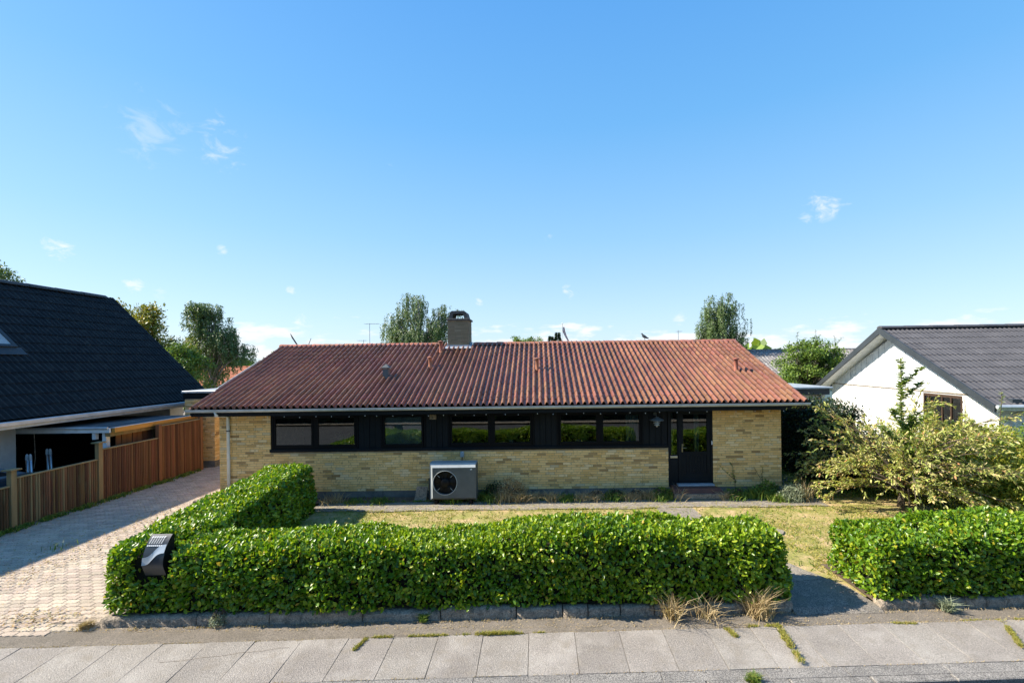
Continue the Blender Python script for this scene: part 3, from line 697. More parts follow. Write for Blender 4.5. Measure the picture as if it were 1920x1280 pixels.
def tileprof(t):  # t 0..1 across one tile: flat pan then a steep roll
    return .082 * max(0.0, math.sin(math.pi * min(max((t - .42) / .58, 0), 1))) ** .65 - .006 * math.sin(math.pi * min(t / .34, 1))
tb = MB(); ts = [0, .2, .42, .45, .52, .61, .71, .81, .90, .97, 1.0]; LL = tl + .05
vs = []
for k, (yy, zo) in enumerate(((-.0, .019), (LL, .005))):
    for t_ in ts: vs.append((t_ * tw * 1.0, yy, tileprof(t_) + zo))
for t_ in ts: vs.append((t_ * tw, 0.004, tileprof(t_) + .019 - .017))
m_ = len(ts); fs = [(i, i + 1, m_ + i + 1, m_ + i) for i in range(m_ - 1)] + [(2 * m_ + i, 2 * m_ + i + 1, i + 1, i) for i in range(m_ - 1)]
tb.add(vs, fs); tmesh = bpy.data.meshes.new('roof_tile'); tmesh.from_pydata(tb.v, [], tb.f); tmesh.materials.append(m_tile); tmesh.update()
SR = Matrix.Rotation(sl_ang, 4, 'X'); ms = []
CHX0, CHX1, CHY0, CHY1 = -3.18, -2.44, 16.47, 17.25
for j in range(NR):
    for i in range(NC):
        s_ = j * tl; y = EY + s_ * math.cos(sl_ang) - .04; z = EZ + s_ * math.sin(sl_ang) - .035 + .010 * math.sin(j * .45 + 1) 
        x = EX0 + i * tw; z += .009 * math.sin(x * .9) * j / NR
        if j == NR - 1 and x + tw > CHX0 - .03 and x < CHX1 + .03: continue
        ms.append((0, Matrix.Translation((x + random.gauss(0, .0018), y + random.gauss(0, .003), z)) @ SR @ Matrix.Rotation(random.gauss(0, .005), 4, 'Z') @ Matrix.Rotation(random.gauss(0, .003), 4, 'X')))
pieces('roof_tile', [tmesh], ms, roofo, 300)
# ridge tiles
rb = MB(); n = 8; vs = []; fs = []
for k, (xx, rr) in enumerate(((0, .125), (.045, .128), (.42, .112))):
    for i in range(n + 1):
        a = math.pi * i / n; vs.append((xx, -rr * math.cos(a) * 1.12, rr * math.sin(a) * .80))
for k in range(2):
    for i in range(n): fs.append((k * (n + 1) + i, k * (n + 1) + i + 1, (k + 1) * (n + 1) + i + 1, (k + 1) * (n + 1) + i))
fs.append(tuple(range(n + 1)))
rb.add(vs, fs); rmesh = rb.mesh('ridge_tile'); rmesh.materials.append(m_ridge)
nr = 42; stp = (EX1 - EX0) / nr
for i in range(nr):
    x = EX0 + i * stp
    if x + stp > CHX0 and x < CHX1 + .02: continue
    link(bpy.data.objects.new('ridge_tile', rmesh), roofo, Matrix.Translation((x - .01, RY, RZ - .035 + random.uniform(-.004, .006))) @ Matrix.Rotation(random.gauss(0, .01), 4, 'Z') @ Matrix.Diagonal((stp / .40, 1, 1, 1)))
# verge boards
for xx in (EX0 - .0, EX1 - .03):
    v = MB(); v.prism([(EY + .02, EZ - .20), (EY + .02, EZ - .02), (RY, RZ - .03), (RY, RZ - .2)], 'x', xx, xx + .028); v.build('verge_board', m_black, house)
# chimney
ch = MB(); ch.box(CHX0 + .012, CHX1 - .012, CHY0 + .012, CHY1 - .012, 4.0, 5.31); cho = ch.build('chimney', m_mortar, roofo) if False else link(bpy.data.objects.new('chimney', ch.mesh('chimney')), roofo)
cho.data.materials.append(m_mortar)
cl = []
kw = dict(store=cl, seed=8)
pmc = brick_face(None, m_chim, None, (CHX0, CHY0 + .006, 4.24), (1, 0, 0), (0, -1, 0), CHX1 - CHX0, 4.24, 5.30, **kw)
brick_face(None, m_chim, None, (CHX1 - .006, CHY0, 4.24), (0, 1, 0), (1, 0, 0), CHY1 - CHY0, 4.24, 5.30, **kw)
brick_face(None, m_chim, None, (CHX0 + .006, CHY1, 4.24), (0, -1, 0), (-1, 0, 0), CHY1 - CHY0, 4.24, 5.30, **kw)
# (third level: these hang under the roof like the chimney itself)
pieces('chimney_brick', [pmc], cl, roofo, 300)
cp = MB(); cp.box(CHX0 - .045, CHX1 + .045, CHY0 - .045, CHY1 + .045, 5.305, 5.37, .01)
# rounded hood: two legs and a bent slab
for (xa, sgn) in ((CHX0 + .03, 1), (CHX1 - .03, -1)):
    cp.prism([(xa, 5.37), (xa + sgn * .12, 5.37), (xa + sgn * .17, 5.56), (xa + sgn * .06, 5.60)], 'y', CHY0 + .02, CHY1 - .02)
cp.prism([(CHX0 + .09, 5.585), (CHX0 + .15, 5.645), (CHX1 - .15, 5.645), (CHX1 - .09, 5.585), (CHX1 - .2, 5.545), (CHX0 + .2, 5.545)], 'y', CHY0 + .01, CHY1 - .01)
link(bpy.data.objects.new('chimney_cap', cp.mesh('chimney_cap')), roofo).data.materials.append(m_darkconc)
fl = MB(); zf = lambda y: EZ + (y - EY) * math.tan(sl_ang)
fl.prism([(CHX0 - .07, zf(CHY0) - .04), (CHX1 + .06, zf(CHY0) - .04), (CHX1 + .03, zf(CHY0) + .10), (CHX0 - .03, zf(CHY0) + .10)], 'y', CHY0 - .022, CHY0 - .006)
for sx in (CHX0 - .10, CHX1 + .0):
    fl.add([(sx, CHY0 - .12, zf(CHY0) - .02), (sx + .10, CHY0 - .12, zf(CHY0) - .02), (sx + .10, RY + .1, zf(RY) + .07), (sx, RY + .1, zf(RY) + .07)], [(0, 1, 2, 3)])
fl.add([(CHX0 - .10, CHY0 - .16, zf(CHY0 - .16) + .035), (CHX1 + .1, CHY0 - .16, zf(CHY0 - .16) + .035), (CHX1 + .1, CHY0, zf(CHY0) + .06), (CHX0 - .1, CHY0, zf(CHY0) + .06)], [(0, 1, 2, 3)])
fo = fl.build('flashing', m_lead, roofo)
# roof vents: (x, distance) placed on the slope
def roofz(y): return EZ + (y - EY) * math.tan(sl_ang)
def pipe_vent(x, y, h, r, kind):
    b = MB(); z = roofz(y)
    if kind == 'pipe':
        b.lathe([(r * 1.25, z - .03), (r * 1.05, z + .06), (r, z + .10), (r, z + h * .78), (r * 1.1, z + h * .79), (r * 1.1, z + h * .82)], (x, y, 0), 12)
        b.lathe([(r * .8, z + h * .80), (r * .8, z + h * .88), (r * 1.75, z + h * .86), (r * 1.7, z + h * .92), (.001, z + h)], (x, y, 0), 12)
        o = b.build('vent_pipe', m_ridge, roofo, True)
    else:
        b.box(x - .085, x + .085, y - .085, y + .085, z - .04, z + h * .62)
        b.box(x - .12, x + .12, y - .12, y + .12, z + h * .70, z + h * .74); b.add([(x - .12, y - .12, z + h * .74), (x + .12, y - .12, z + h * .74), (x + .12, y + .12, z + h * .74), (x - .12, y + .12, z + h * .74), (x, y, z + h)], [(0, 1, 4), (1, 2, 4), (2, 3, 4), (3, 0, 4)])
        for sx in (-.07, .07):
            for sy in (-.07, .07): b.box(x + sx - .012, x + sx + .012, y + sy - .012, y + sy + .012, z + h * .62, z + h * .70)
        o = b.build('roof_vent', m_hp, roofo)
pipe_vent(-4.60, 14.05, .44, .07, 'box'); pipe_vent(-3.42, 14.75, .38, .055, 'pipe'); pipe_vent(-3.34, 16.05, .42, .06, 'pipe')
pipe_vent(.0, 14.5, .40, .055, 'pipe'); pipe_vent(6.15, 14.25, .42, .06, 'pipe')
# wall things
a = MB(); a.box(-3.02, -2.84, DY - .03, DY + .012, 2.22, 2.36, .006)
for i in range(5): a.box(-3.0, -2.86, DY - .036, DY - .03, 2.24 + i * .022, 2.252 + i * .022)
a.build('wall_vent', m_conc, house)
# lamp
lp = thing('wall_lamp', (3.28, DY, 2.2), 'grey layered outdoor wall lamp with a wide shade left of the front door', 'lamp')
a = MB(); a.lathe([(.05, 2.235), (.06, 2.22), (.19, 2.155), (.195, 2.14), (.17, 2.145), (.05, 2.19)], (3.28, DY - .2, 0), 20); a.build('lamp_shade', m_hp, lp, True)
a = MB()
for k_, (r_, z_) in enumerate(((.10, 2.115), (.09, 2.065), (.075, 2.015))): a.lathe([(.03, z_ + .03), (r_, z_), (r_ * .96, z_ - .008), (.03, z_ + .02)], (3.28, DY - .2, 0), 16)
a.build('louvre', m_hpl, lp, True)
a = MB(); a.lathe([(.022, 2.12), (.03, 2.06), (.026, 1.98), (.001, 1.95)], (3.28, DY - .2, 0), 10); a.build('lamp_glass', m_lead, lp, True)
a = MB(); a.tube([(3.28, DY, 2.30), (3.28, DY - .08, 2.30), (3.28, DY - .19, 2.27), (3.28, DY - .2, 2.2)], .013, 6); a.lathe([(.05, 0), (.045, -.03), (.001, -.03)], (3.28, DY, 2.30), 12, 'y'); a.build('arm', m_hp, lp)
# string of small lights under the eaves
sg = thing('string_lights', (-1, EY + .04, 2.41), 'string of tiny clear bulbs hanging under the eaves along the front', 'string lights')
bulb = MB(); bulb.lathe([(.001, -.022), (.009, -.016), (.010, -.006), (.005, .004)], (0, 0, 0), 6); bm_ = bulb.mesh('bulb', True); bm_.materials.append(m_white)
pts = []
for i in range(34):
    x = -7.2 + i * .42 + random.uniform(-.08, .08); z = 2.405 + .012 * math.sin(i * 2.3); pts.append((x, EY + .045, z))
    link(bpy.data.objects.new('bulb', bm_), sg, Matrix.Translation((x, EY + .045, z - .008)))
a = MB(); a.tube(pts, .004, 4); a.build('cable', m_dark, sg)
# electric isolator box on the wall over the heat pump
iso = thing('isolator_box', (-2.12, DY, 1.2), 'small pale electric box with cable on the wall above the heat pump', 'electric box')
a = MB(); a.box(-2.17, -2.07, DY - .07, DY - .01, 1.17, 1.32, .01); a.build('housing', m_hpl, iso)
a = MB(); a.tube([(-2.12, DY - .04, 1.18), (-2.13, DY - .06, 1.0), (-2.14, DY - .1, .9)], .012, 6); a.build('cable', m_dark, iso)
# heat pump
hp = thing('heat_pump', (-2.27, 12.35, .0), 'grey boxy heat pump with a round black fan standing against the brick wall', 'heat pump')
X0, X1, Y0, Y1, Z0, Z1 = -2.89, -1.65, 12.16, 12.55, .16, 1.13
a = MB()
# front panel with round opening (ring of quads), bevelled side and top
fx0, fz1, fz0 = X0 + .09, Z1 - .10, Z0 + .07
cx_, cz_, rr = -2.47, .63, .31
ring = [(cx_ + rr * math.cos(t), cz_ + rr * math.sin(t)) for t in np.linspace(0, 2 * math.pi, 32, endpoint=False)]
def sq(t):
    c, s_ = math.cos(t), math.sin(t)
    kx = ((X1 - cx_) if c > 0 else (cx_ - fx0)) / max(abs(c), 1e-6); kz = ((fz1 - cz_) if s_ > 0 else (cz_ - fz0)) / max(abs(s_), 1e-6); k = min(kx, kz)
    return (cx_ + c * k, cz_ + s_ * k)
outer = [sq(t) for t in np.linspace(0, 2 * math.pi, 32, endpoint=False)]
corn = [(X1, fz1), (fx0, fz1), (fx0, fz0), (X1, fz0)]
vs = [(p[0], Y0, p[1]) for p in ring] + [(p[0], Y0, p[1]) for p in outer] + [(p[0], Y0 + .09, p[1]) for p in ring]
fs = []
for i in range(32):
    j = (i + 1) % 32; fs.append((i, j, 32 + j, 32 + i)); fs.append((i, 64 + i, 64 + j, j))
n0 = len(vs)
for c_ in corn:
    ang = math.atan2(c_[1] - cz_, c_[0] - cx_) % (2 * math.pi); i = int(ang / (2 * math.pi) * 32); j = (i + 1) % 32
    vs.append((c_[0], Y0, c_[1])); fs.append((32 + i, len(vs) - 1, 32 + j))
a.add(vs, fs); fp = a.build('front_panel', m_hp, hp)
a = MB(); a.add([(fx0, Y0, fz1), (fx0, Y0, fz0), (X0, Y0 + .10, Z0), (X0, Y0 + .10, Z1)], [(0, 1, 2, 3)])
a.box(X0, X0 + .02, Y0 + .1, Y1, Z0, Z1); a.build('side_panel', m_hpl, hp)  # left bevel in paler grey: its sunlit tone is put into the colour
a = MB(); a.add([(fx0, Y0, fz1), (X1, Y0, fz1), (X1, Y0 + .10, Z1), (X0, Y0 + .10, Z1)], [(0, 1, 2, 3)]); a.box(X0, X1, Y0 + .1, Y1, Z1 - .01, Z1 + .006); a.build('top_panel', m_hpl, hp)
a = MB(); a.add([(fx0, Y0, fz0), (X1, Y0, fz0), (X1, Y0 + .1, Z0), (X0, Y0 + .1, Z0)], [(0, 3, 2, 1)]); a.box(X1 - .012, X1 - .0, Y0 + .002, Y1, Z0, Z1 - .02); a.box(X0 + .02, X1 - .02, Y1 - .02, Y1, Z0, Z1 - .02); a.box(X0 + .02, X1 - .012, Y0 + .1, Y1, Z0, Z0 + .01); a.build('case', m_hp, hp)
a = MB(); a.lathe([(.30, .085), (.001, .086)], (cx_, Y0, cz_), 24, 'y'); a.build('fan_backing', m_dark, hp)
a = MB(); a.lathe([(.31, -.004), (.318, -.010), (.325, -.002)], (cx_, Y0, cz_), 32, 'y'); a.build('fan_ring', m_hpl, hp, True)
a = MB(); a.lathe([(.115, .06), (.115, .015), (.10, -.002), (.001, -.008)], (cx_, Y0, cz_), 20, 'y'); a.build('fan_hub', m_dark, hp, True)
for i in range(5):
    t = i * 2 * math.pi / 5 + .3; bl = MB(); vs = []
    for (r_, dt, yy) in ((.11, -.25, .03), (.11, .25, .06), (.29, .35, .06), (.29, -.30, .03)): vs.append((cx_ + r_ * math.cos(t + dt), Y0 + yy, cz_ + r_ * math.sin(t + dt)))
    bl.add(vs, [(0, 1, 2, 3)]); bl.build('fan_blade', m_dark, hp)
for i in range(4):
    t = i * math.pi / 2 + .78; bl = MB(); bl.tube([(cx_ + .2 * math.cos(t), Y0 + .012, cz_ + .2 * math.sin(t)), (cx_ + .28 * math.cos(t), Y0 + .006, cz_ + .28 * math.sin(t))], .006, 4); bl.build('guard_clip', m_hpl, hp)
a = MB(); a.prism([(-1.80, .965), (-1.76, .965), (-1.745, .985), (-1.765, 1.0), (-1.785, .985), (-1.805, .985)], 'y', Y0 - .003, Y0 + .001); a.build('badge', m_white, hp)
for xx in (X0 + .12, X1 - .2):
    a = MB(); a.box(xx, xx + .08, Y0 + .05, Y1 - .02, .02, Z0); a.build('foot', m_dark, hp)
a = MB(); a.tube([(X0, 12.42, .66), (X0 - .05, 12.44, .68), (X0 - .06, 12.5, .3), (X0 - .03, 12.6, .12)], .03, 6); a.build('hose', m_dark, hp)
# leaning slab
a = MB(); a.prism([(-3.40, .05), (-3.07, .05), (-3.04, .41), (-3.34, .42)], 'y', -.03, .03); o = a.build('concrete_slab', m_conc)
o.matrix_basis = Matrix.Translation((0, 12.58, 0)) @ Matrix.Rotation(R(-14), 4, 'X'); tag(o, 'square grey concrete slab leaning on the wall left of the heat pump', 'slab')
# low black box with grey lid at the corner
t = thing('meter_box', (-8.75, 12.3, 0), 'low black box with a grey lid beside the downpipe at the left house corner', 'box')
a = MB(); a.box(-9.0, -8.35, 12.05, 12.55, .02, .22, .02); a.build('box_body', m_dark, t)
a = MB(); a.box(-9.03, -8.32, 12.02, 12.58, .22, .28, .015); a.build('lid', m_conc, t)
# window-sill plants, curtains
def potplant(x, z, s_, n, mat=m_houseplant, label='', y=DY + .24):
    t = thing('potted_plant', (x, y, z), label, 'plant', 'green plants on the window sills')
    a = MB(); a.lathe([(.001, z), (.07, z), (.09, z + .13), (.08, z + .13), (.001, z + .11)], (x, y, 0), 12); a.build('pot', m_lead, t, True)
    P = np.tile([[x, y, z + .13]], (n, 1)) + rng.normal(size=(n, 3)) * [.02, .02, .01]
    V = []; F = []; k = 0
    for i in range(n):
        a_ = rng.random() * 6.28; el = rng.uniform(.2, 1.3); L = s_ * rng.uniform(.6, 1.1); dx, dy = math.cos(a_), math.sin(a_) * .35; w_ = .011
        pts = []
        for q in range(5):
            u_ = q / 4; r_ = L * u_ * math.cos(el * (1 - .2 * u_)); zz_ = L * (u_ * math.sin(el) - .75 * u_ * u_ * (1.2 - el * .5))
            pts.append((P[i, 0] + dx * r_, P[i, 1] + dy * r_, P[i, 2] + zz_))
        for q in range(4):
            ww = w_ * (1 - q / 4.3); w2 = w_ * (1 - (q + 1) / 4.3)
            V += [(pts[q][0] - dy * ww, pts[q][1], pts[q][2] + ww), (pts[q][0] + dy * ww, pts[q][1] + .004, pts[q][2] - ww), (pts[q + 1][0] + dy * w2, pts[q + 1][1] + .004, pts[q + 1][2] - w2), (pts[q + 1][0] - dy * w2, pts[q + 1][1], pts[q + 1][2] + w2)]
            F.append((k, k + 1, k + 2, k + 3)); k += 4
    arr_obj('foliage', V, F, mat, t)['kind'] = 'stuff'
sill = MB(); sill.box(-7.4, 3.2, DY + .13, DY + .55, 1.42, 1.46); sill.build('inner_sill', m_room, house)
potplant(-5.45, 1.46, .62, 120, label='bushy green plant behind the second pane from the left')
potplant(-1.95, 1.46, .55, 130, label='long-leaved green plant behind the left pane of the wide middle window')
potplant(-.75, 1.46, .55, 130, label='long-leaved green plant behind the right pane of the wide middle window')
potplant(1.14, 1.46, .5, 90, label='spider plant behind the left pane of the window near the lamp')
potplant(2.17, 1.46, .45, 90, label='spider plant behind the right pane of the window near the lamp')
def curtain(x0, x1, z0, z1, y, label):
    n = max(8, int((x1 - x0) / .015)); V = []; F = []
    for i in range(n + 1):
        x = x0 + (x1 - x0) * i / n; yy = y + .022 * math.sin(i * 1.05)
        V += [(x, yy, z0), (x, yy, z1)]
    for i in range(n): F.append((2 * i, 2 * i + 2, 2 * i + 3, 2 * i + 1))
    tag(arr_obj('curtain', V, F, m_curtain, None, True), label, 'curtain')
curtain(2.50, 2.84, 1.47, 2.36, DY + .2, 'narrow pale curtain at the right edge of the window near the lamp')
curtain(3.78, 3.86, .45, 2.3, DY + .28, 'narrow grey curtain behind the door sidelight')
curtain(4.46, 4.60, .45, 2.3, DY + .3, 'narrow grey curtain behind the front door glass')
# roller blind behind the single window
a = MB(); a.box(-4.30, -3.24, DY + .09, DY + .10, 1.49, 2.36); tag(a.build('roller_blind', m_curtain), 'dull grey roller blind lowered behind the single square window', 'blind')
# ------------------------------------------------------------------ generic corrugated roof
def wave_sheet(mat, waves, pitch, amp, length, lip=.012, seg=6, name='roof_sheet', sharp=False):
    n = waves * seg; vs = []; fs = []
    def prof(t):
        c = .5 - .5 * math.cos(2 * math.pi * t)
        return amp * (c ** .7 if sharp else c)
    for (yy, zo) in ((0, .018), (length + .04, 0.0)):
        for i in range(n + 1): vs.append((i / seg * pitch, yy, prof(i / seg) + zo))
    for i in range(n + 1): vs.append((i / seg * pitch, .002, prof(i / seg) + .018 - lip))
    m_ = n + 1
    fs = [(i, i + 1, m_ + i + 1, m_ + i) for i in range(n)] + [(2 * m_ + i, 2 * m_ + i + 1, i + 1, i) for i in range(n)]
    me = bpy.data.meshes.new(name); me.from_pydata(vs, [], fs); me.materials.append(mat); me.update(); return me
def roof_plane(parent, org, along, up, length, slope_len, mat, waves=4, pitch=.15, amp=.03, row=.42, name='roof_sheet', stag=0.0, skip=None, limit=300, lip=.012, seg=6, sharp=False):
    """org: eave corner; along/up unit vectors; normal = along x up must point out of the roof"""
    along = Vector(along).normalized(); up = Vector(up).normalized(); nn = along.cross(up).normalized()
    nr = max(1, int(round(slope_len / row))); row = slope_len / nr; nc = int(round(length / (waves * pitch))); pitch = length / nc / waves
    me = wave_sheet(mat, waves, pitch, amp, row, lip, seg, name, sharp); out = []
    for j in range(nr):
        for i in range(nc):
            o = Vector(org) + along * (i * waves * pitch) + up * (j * row)
            if skip and skip(i * waves * pitch, j * row): continue
            out.append((0, Matrix(((along.x, up.x, nn.x, o.x), (along.y, up.y, nn.y, o.y), (along.z, up.z, nn.z, o.z), (0, 0, 0, 1)))))
    pieces(name, [me], out, parent, limit)
# ------------------------------------------------------------------ left neighbour
LN = thing('neighbour_house', (-18.2, 12, 0), 'house with a steep black tiled roof and low carport behind the brown fence', 'house')
LX, LZ, RX_, RZ_ = -13.95, 2.42, -18.2, 6.72
yA, yB = 5.6, 19.8
up = Vector((RX_ - LX, 0, RZ_ - LZ)); sl2 = up.length
sky_win = lambda s_, h_: (14.05 < yA + s_ < 15.0) and (2.2 < h_ < 3.3)
# along -Y so that along x up points outwards (+X)
core = MB(); core.prism([(LX - .05, LZ - .1), (RX_, RZ_ - .09), (2 * RX_ - LX, LZ - .1)], 'y', yA + .08, yB - .08); lro = core.build('roof', m_sheet, LN)
roof_plane(lro, (LX, yA, LZ), (0, 1, 0), up, yB - yA, sl2, m_sheet, 5, .17, .034, .43, 'roof_tile_row', limit=300, sharp=False) if False else None
me_l = None
def lplane():
    along = Vector((0, 1, 0)); u_ = up.normalized(); nn = along.cross(u_)      # (0,1,0)x(-,0,+) = (+,0,+)
    roof_plane(lro, (LX, yA, LZ), along, u_, yB - yA, sl2, m_sheet, 5, .172, .036, .43, 'roof_sheet')
lplane()
a = MB()
for s_ in (1, -1):
    for k in range(36):
        pass
n = 8; rbm = MB(); vs = []; fs = []
for yy, rr in ((0, .13), (1.0, .12)):
    for i in range(n + 1): t = math.pi * i / n; vs.append((rr * math.cos(t) * 1.15, yy, rr * math.sin(t)))
for i in range(n): fs.append((i, i + 1, n + 2 + i, n + 1 + i))
fs.append(tuple(range(n + 1))); rbm.add(vs, fs); rr_ = rbm.mesh('ridge_cap'); rr_.materials.append(m_dkgrey)
yy = yA
while yy < yB - .5: link(bpy.data.objects.new('ridge_cap', rr_), lro, Matrix.Translation((RX_, yy, RZ_ - .03))); yy += .986
a = MB(); a.prism([(LX - .02, LZ - .16), (LX - .02, LZ + .05), (RX_, RZ_ + .05), (RX_, RZ_ - .16)], 'y', yB - .02, yB + .02); a.build('verge_board', m_black, LN)
a = MB(); a.box(LX - .02, LX + .10, yA - .1, yB + .05, LZ - .14, LZ - .03, .02); a.build('gutter', m_gutter, LN)
a = MB(); a.box(LX - .12, LX - .03, yA, yB, LZ - .24, LZ - .14, .01); a.build('fascia', m_white, LN)
a = MB(); a.box(-23.5, -15.3, 5.8, 13.5, -.1, 2.35); a.build('wall', m_white, LN)
a = MB(); a.box(-23.5, -15.0, 18.8, 19.5, -.1, 2.35); a.build('wall', m_white, LN)
# boarded corner of the white wall
for i in range(10):
    c = MB(); c.box(-15.62 - (i + 1) * .14, -15.62 - i * .14 - .01, 13.44 - .96, 13.47 - .96, .6, 1.92); c.build('wall_board', m_white, LN)
c = MB(); c.box(-15.60, -15.28, 12.44, 12.62, 0, 1.92, .01); c.build('corner_post', m_white, LN)
# roof window
u_ = up.normalized(); nn = Vector((0, 1, 0)).cross(u_)
def onroof(y, s_, h_): p = Vector((LX, y, LZ)) + u_ * s_ + nn * h_; return tuple(p)
y0_, y1_, s0, s1 = 14.0, 14.95, 2.15, 3.25
sw = MB()
def slab_on(mb, ya, yb, sa, sb, h0, h1):
    mb.add([onroof(ya, sa, h0), onroof(yb, sa, h0), onroof(yb, sb, h0), onroof(ya, sb, h0), onroof(ya, sa, h1), onroof(yb, sa, h1), onroof(yb, sb, h1), onroof(ya, sb, h1)],
           [(3, 2, 1, 0), (4, 5, 6, 7), (0, 1, 5, 4), (1, 2, 6, 5), (2, 3, 7, 6), (3, 0, 4, 7)])
slab_on(sw, 12.9, 14.05, 2.75, 2.85, .02, .11); slab_on(sw, 12.9, 14.05, 3.85, 3.95, .02, .11); slab_on(sw, 12.9, 13.0, 2.85, 3.85, .02, .11); slab_on(sw, 13.95, 14.05, 2.85, 3.85, .02, .11)
slab_on(sw, 12.85, 14.15, 2.45, 2.75, .045, .06)
wf = sw.build('roof_window', m_dkgrey, LN)
sw = MB(); slab_on(sw, 13.0, 13.95, 2.85, 3.85, .07, .085); sw.build('pane', m_hpl, wf)
# flat carport roof between house and fence, opening towards the street
cp_ = thing('carport', (-14, 15.6, 0), 'open carport with flat felt roof, white front gutter and orange side beam behind the fence', 'carport')
a = MB(); a.add([(-19.5, 13.62, 2.03), (-12.62, 13.62, 2.03), (-12.62, 17.0, 1.98), (-19.5, 17.0, 1.98), (-19.5, 13.62, 1.93), (-12.62, 13.62, 1.93), (-12.62, 17.0, 1.9), (-19.5, 17.0, 1.9)],
            [(0, 1, 2, 3), (7, 6, 5, 4), (0, 4, 5, 1), (1, 5, 6, 2), (2, 6, 7, 3)]); a.build('flat_roof', m_felt, cp_)
a = MB(); a.box(-19.5, -12.6, 13.54, 13.60, 1.86, 2.0, .02); a.build('fascia', m_white, cp_)
a = MB(); a.tube([(-19.5, 13.52, 2.02), (-12.62, 13.52, 2.0)], .035, 8); a.build('gutter', m_gutter, cp_)
a = MB(); a.box(-12.6, -12.50, 13.62, 17.05, 1.86, 1.99, .01); a.build('side_beam', m_beam, cp_)
a = MB(); a.box(-12.62, -12.49, 13.60, 17.05, 1.992, 2.01); a.build('roof_edge_strip', m_gutter, cp_)
a = MB(); a.box(-12.78, -12.62, 13.6, 17.0, 1.74, 1.86); a.build('rafter', m_post, cp_)
a = MB(); a.box(-12.88, -12.76, 13.62, 13.74, 0, 1.86, .01); a.build('post', m_white, cp_)
a = MB(); a.box(-13.14, -13.04, 13.58, 13.68, 1.66, 1.86, .01); a.build('bracket', m_white, cp_)
a = MB(); a.box(-19.5, -12.9, 17.0, 17.1, 0, 1.9); a.box(-19.5, -19.4, 13.6, 17, 0, 1.9); a.build('back_wall', m_black, cp_)
for i in range(16):
    y = 13.95 + i * .19
    if y > 16.9: break
    c = MB(); c.box(-12.80, -12.775 + (.012 if i % 2 else 0), y, y + .17, .1, 1.74); c.build('shed_board', m_wood_red, cp_)
a = MB(); a.tube([(-14.98, 13.7, 1.9), (-14.95, 13.7, 1.1), (-15.02, 13.72, .8)], .012, 5); a.build('hanging_cable', m_conc, cp_)
# --- two bright tube racks standing in the carport mouth
def rack(x, y, label):
    t = thing('ladder_rack', (x, y, 0), label, 'rack', 'tube racks in the carport')
    for dx in (-.045, .045):
        a = MB(); a.tube([(x + dx + .10, y, .0), (x + dx + .02, y, 1.28)], .032, 8); a.build('tube', m_steel, t, True)
        a = MB(); a.lathe([(.036, 1.28), (.036, 1.36), (.028, 1.42), (.001, 1.45)], (x + dx + .015, y, 0), 10); a.build('end_cap', m_hpl, t, True)
    return t
rack(-13.95, 12.6, 'nearer pair of shiny metal tubes with rounded caps standing in the carport mouth')
rack(-14.25, 13.4, 'farther pair of shiny metal tubes with rounded caps, deeper in the dark carport')
# covered low vehicle: parked car at the left picture edge
car = thing('parked_car', (-14.3, 10.4, 0), 'dark blue-grey parked car seen only in part behind the fence at the left edge', 'car')
m_car = M("car_paint", (.06, .075, .095), rough=.22, spec=.6)
prof = [(-2.05, .35), (-2.1, .62), (-1.95, .80), (-1.05, .92), (-.45, 1.36), (.9, 1.42), (1.75, 1.02), (2.1, .95), (2.15, .45), (2.0, .32)]
a = MB(); W_ = [.74, .80, .82, .84, .62, .60, .80, .80, .80, .76]
vs = []; fs = []
for sgn in (-1, 1):
    for (p, w_) in zip(prof, W_): vs.append((-14.3 + sgn * w_, 10.4 + p[0], p[1] + .02))
n = len(prof)
for i in range(n - 1): fs.append((i, i + 1, n + i + 1, n + i))
fs.append((n - 1, 0, n, 2 * n - 1)); fs.append((0, 1, 2, 3)); fs.append((0, 3, 6, 7)); fs.append((3, 4, 5, 6)); fs.append((0, 7, 8, 9))
fs += [(n + 3, n + 2, n + 1, n), (n + 7, n + 6, n + 3, n), (n + 6, n + 5, n + 4, n + 3), (n + 9, n + 8, n + 7, n)]
a.add(vs, fs); body = a.build('body', m_car, car)
a = MB()
a.add([(-14.3 - .70, 9.32, .965), (-14.3 + .70, 9.32, .965), (-14.3 + .56, 9.93, 1.375), (-14.3 - .56, 9.93, 1.375)], [(0, 1, 2, 3)]); a.build('windscreen', m_dark, car)
for sgn in (-1, 1):
    a = MB(); xs = -14.3 + sgn; a.add([(-14.3 + sgn * .80, 9.6, .98), (-14.3 + sgn * .79, 11.9, 1.06), (-14.3 + sgn * .655, 11.25, 1.36), (-14.3 + sgn * .665, 10.05, 1.33)], [(0, 1, 2, 3)]); a.build('side_window', m_dark, car)
    for yy in (9.05, 11.8):
        a = MB(); a.lathe([(.001, -.1), (.2, -.1), (.31, -.09), (.32, 0), (.31, .09), (.2, .1), (.001, .1)], (-14.3 + sgn * .74, yy, .31), 18, 'x'); wh = a.build('wheel', m_dark, car, True)
        a = MB(); a.lathe([(.19, .102), (.03, .11), (.001, .11)], (-14.3 + sgn * .74 if sgn > 0 else -14.3 - .74 - .21, yy, .31), 12, 'x'); a.build('rim', m_steel, wh)
    a = MB(); a.box(-14.3 + sgn * .58 - .13, -14.3 + sgn * .58 + .13, 8.29, 8.36, .62, .76, .02); a.build('headlight', m_steel, car)
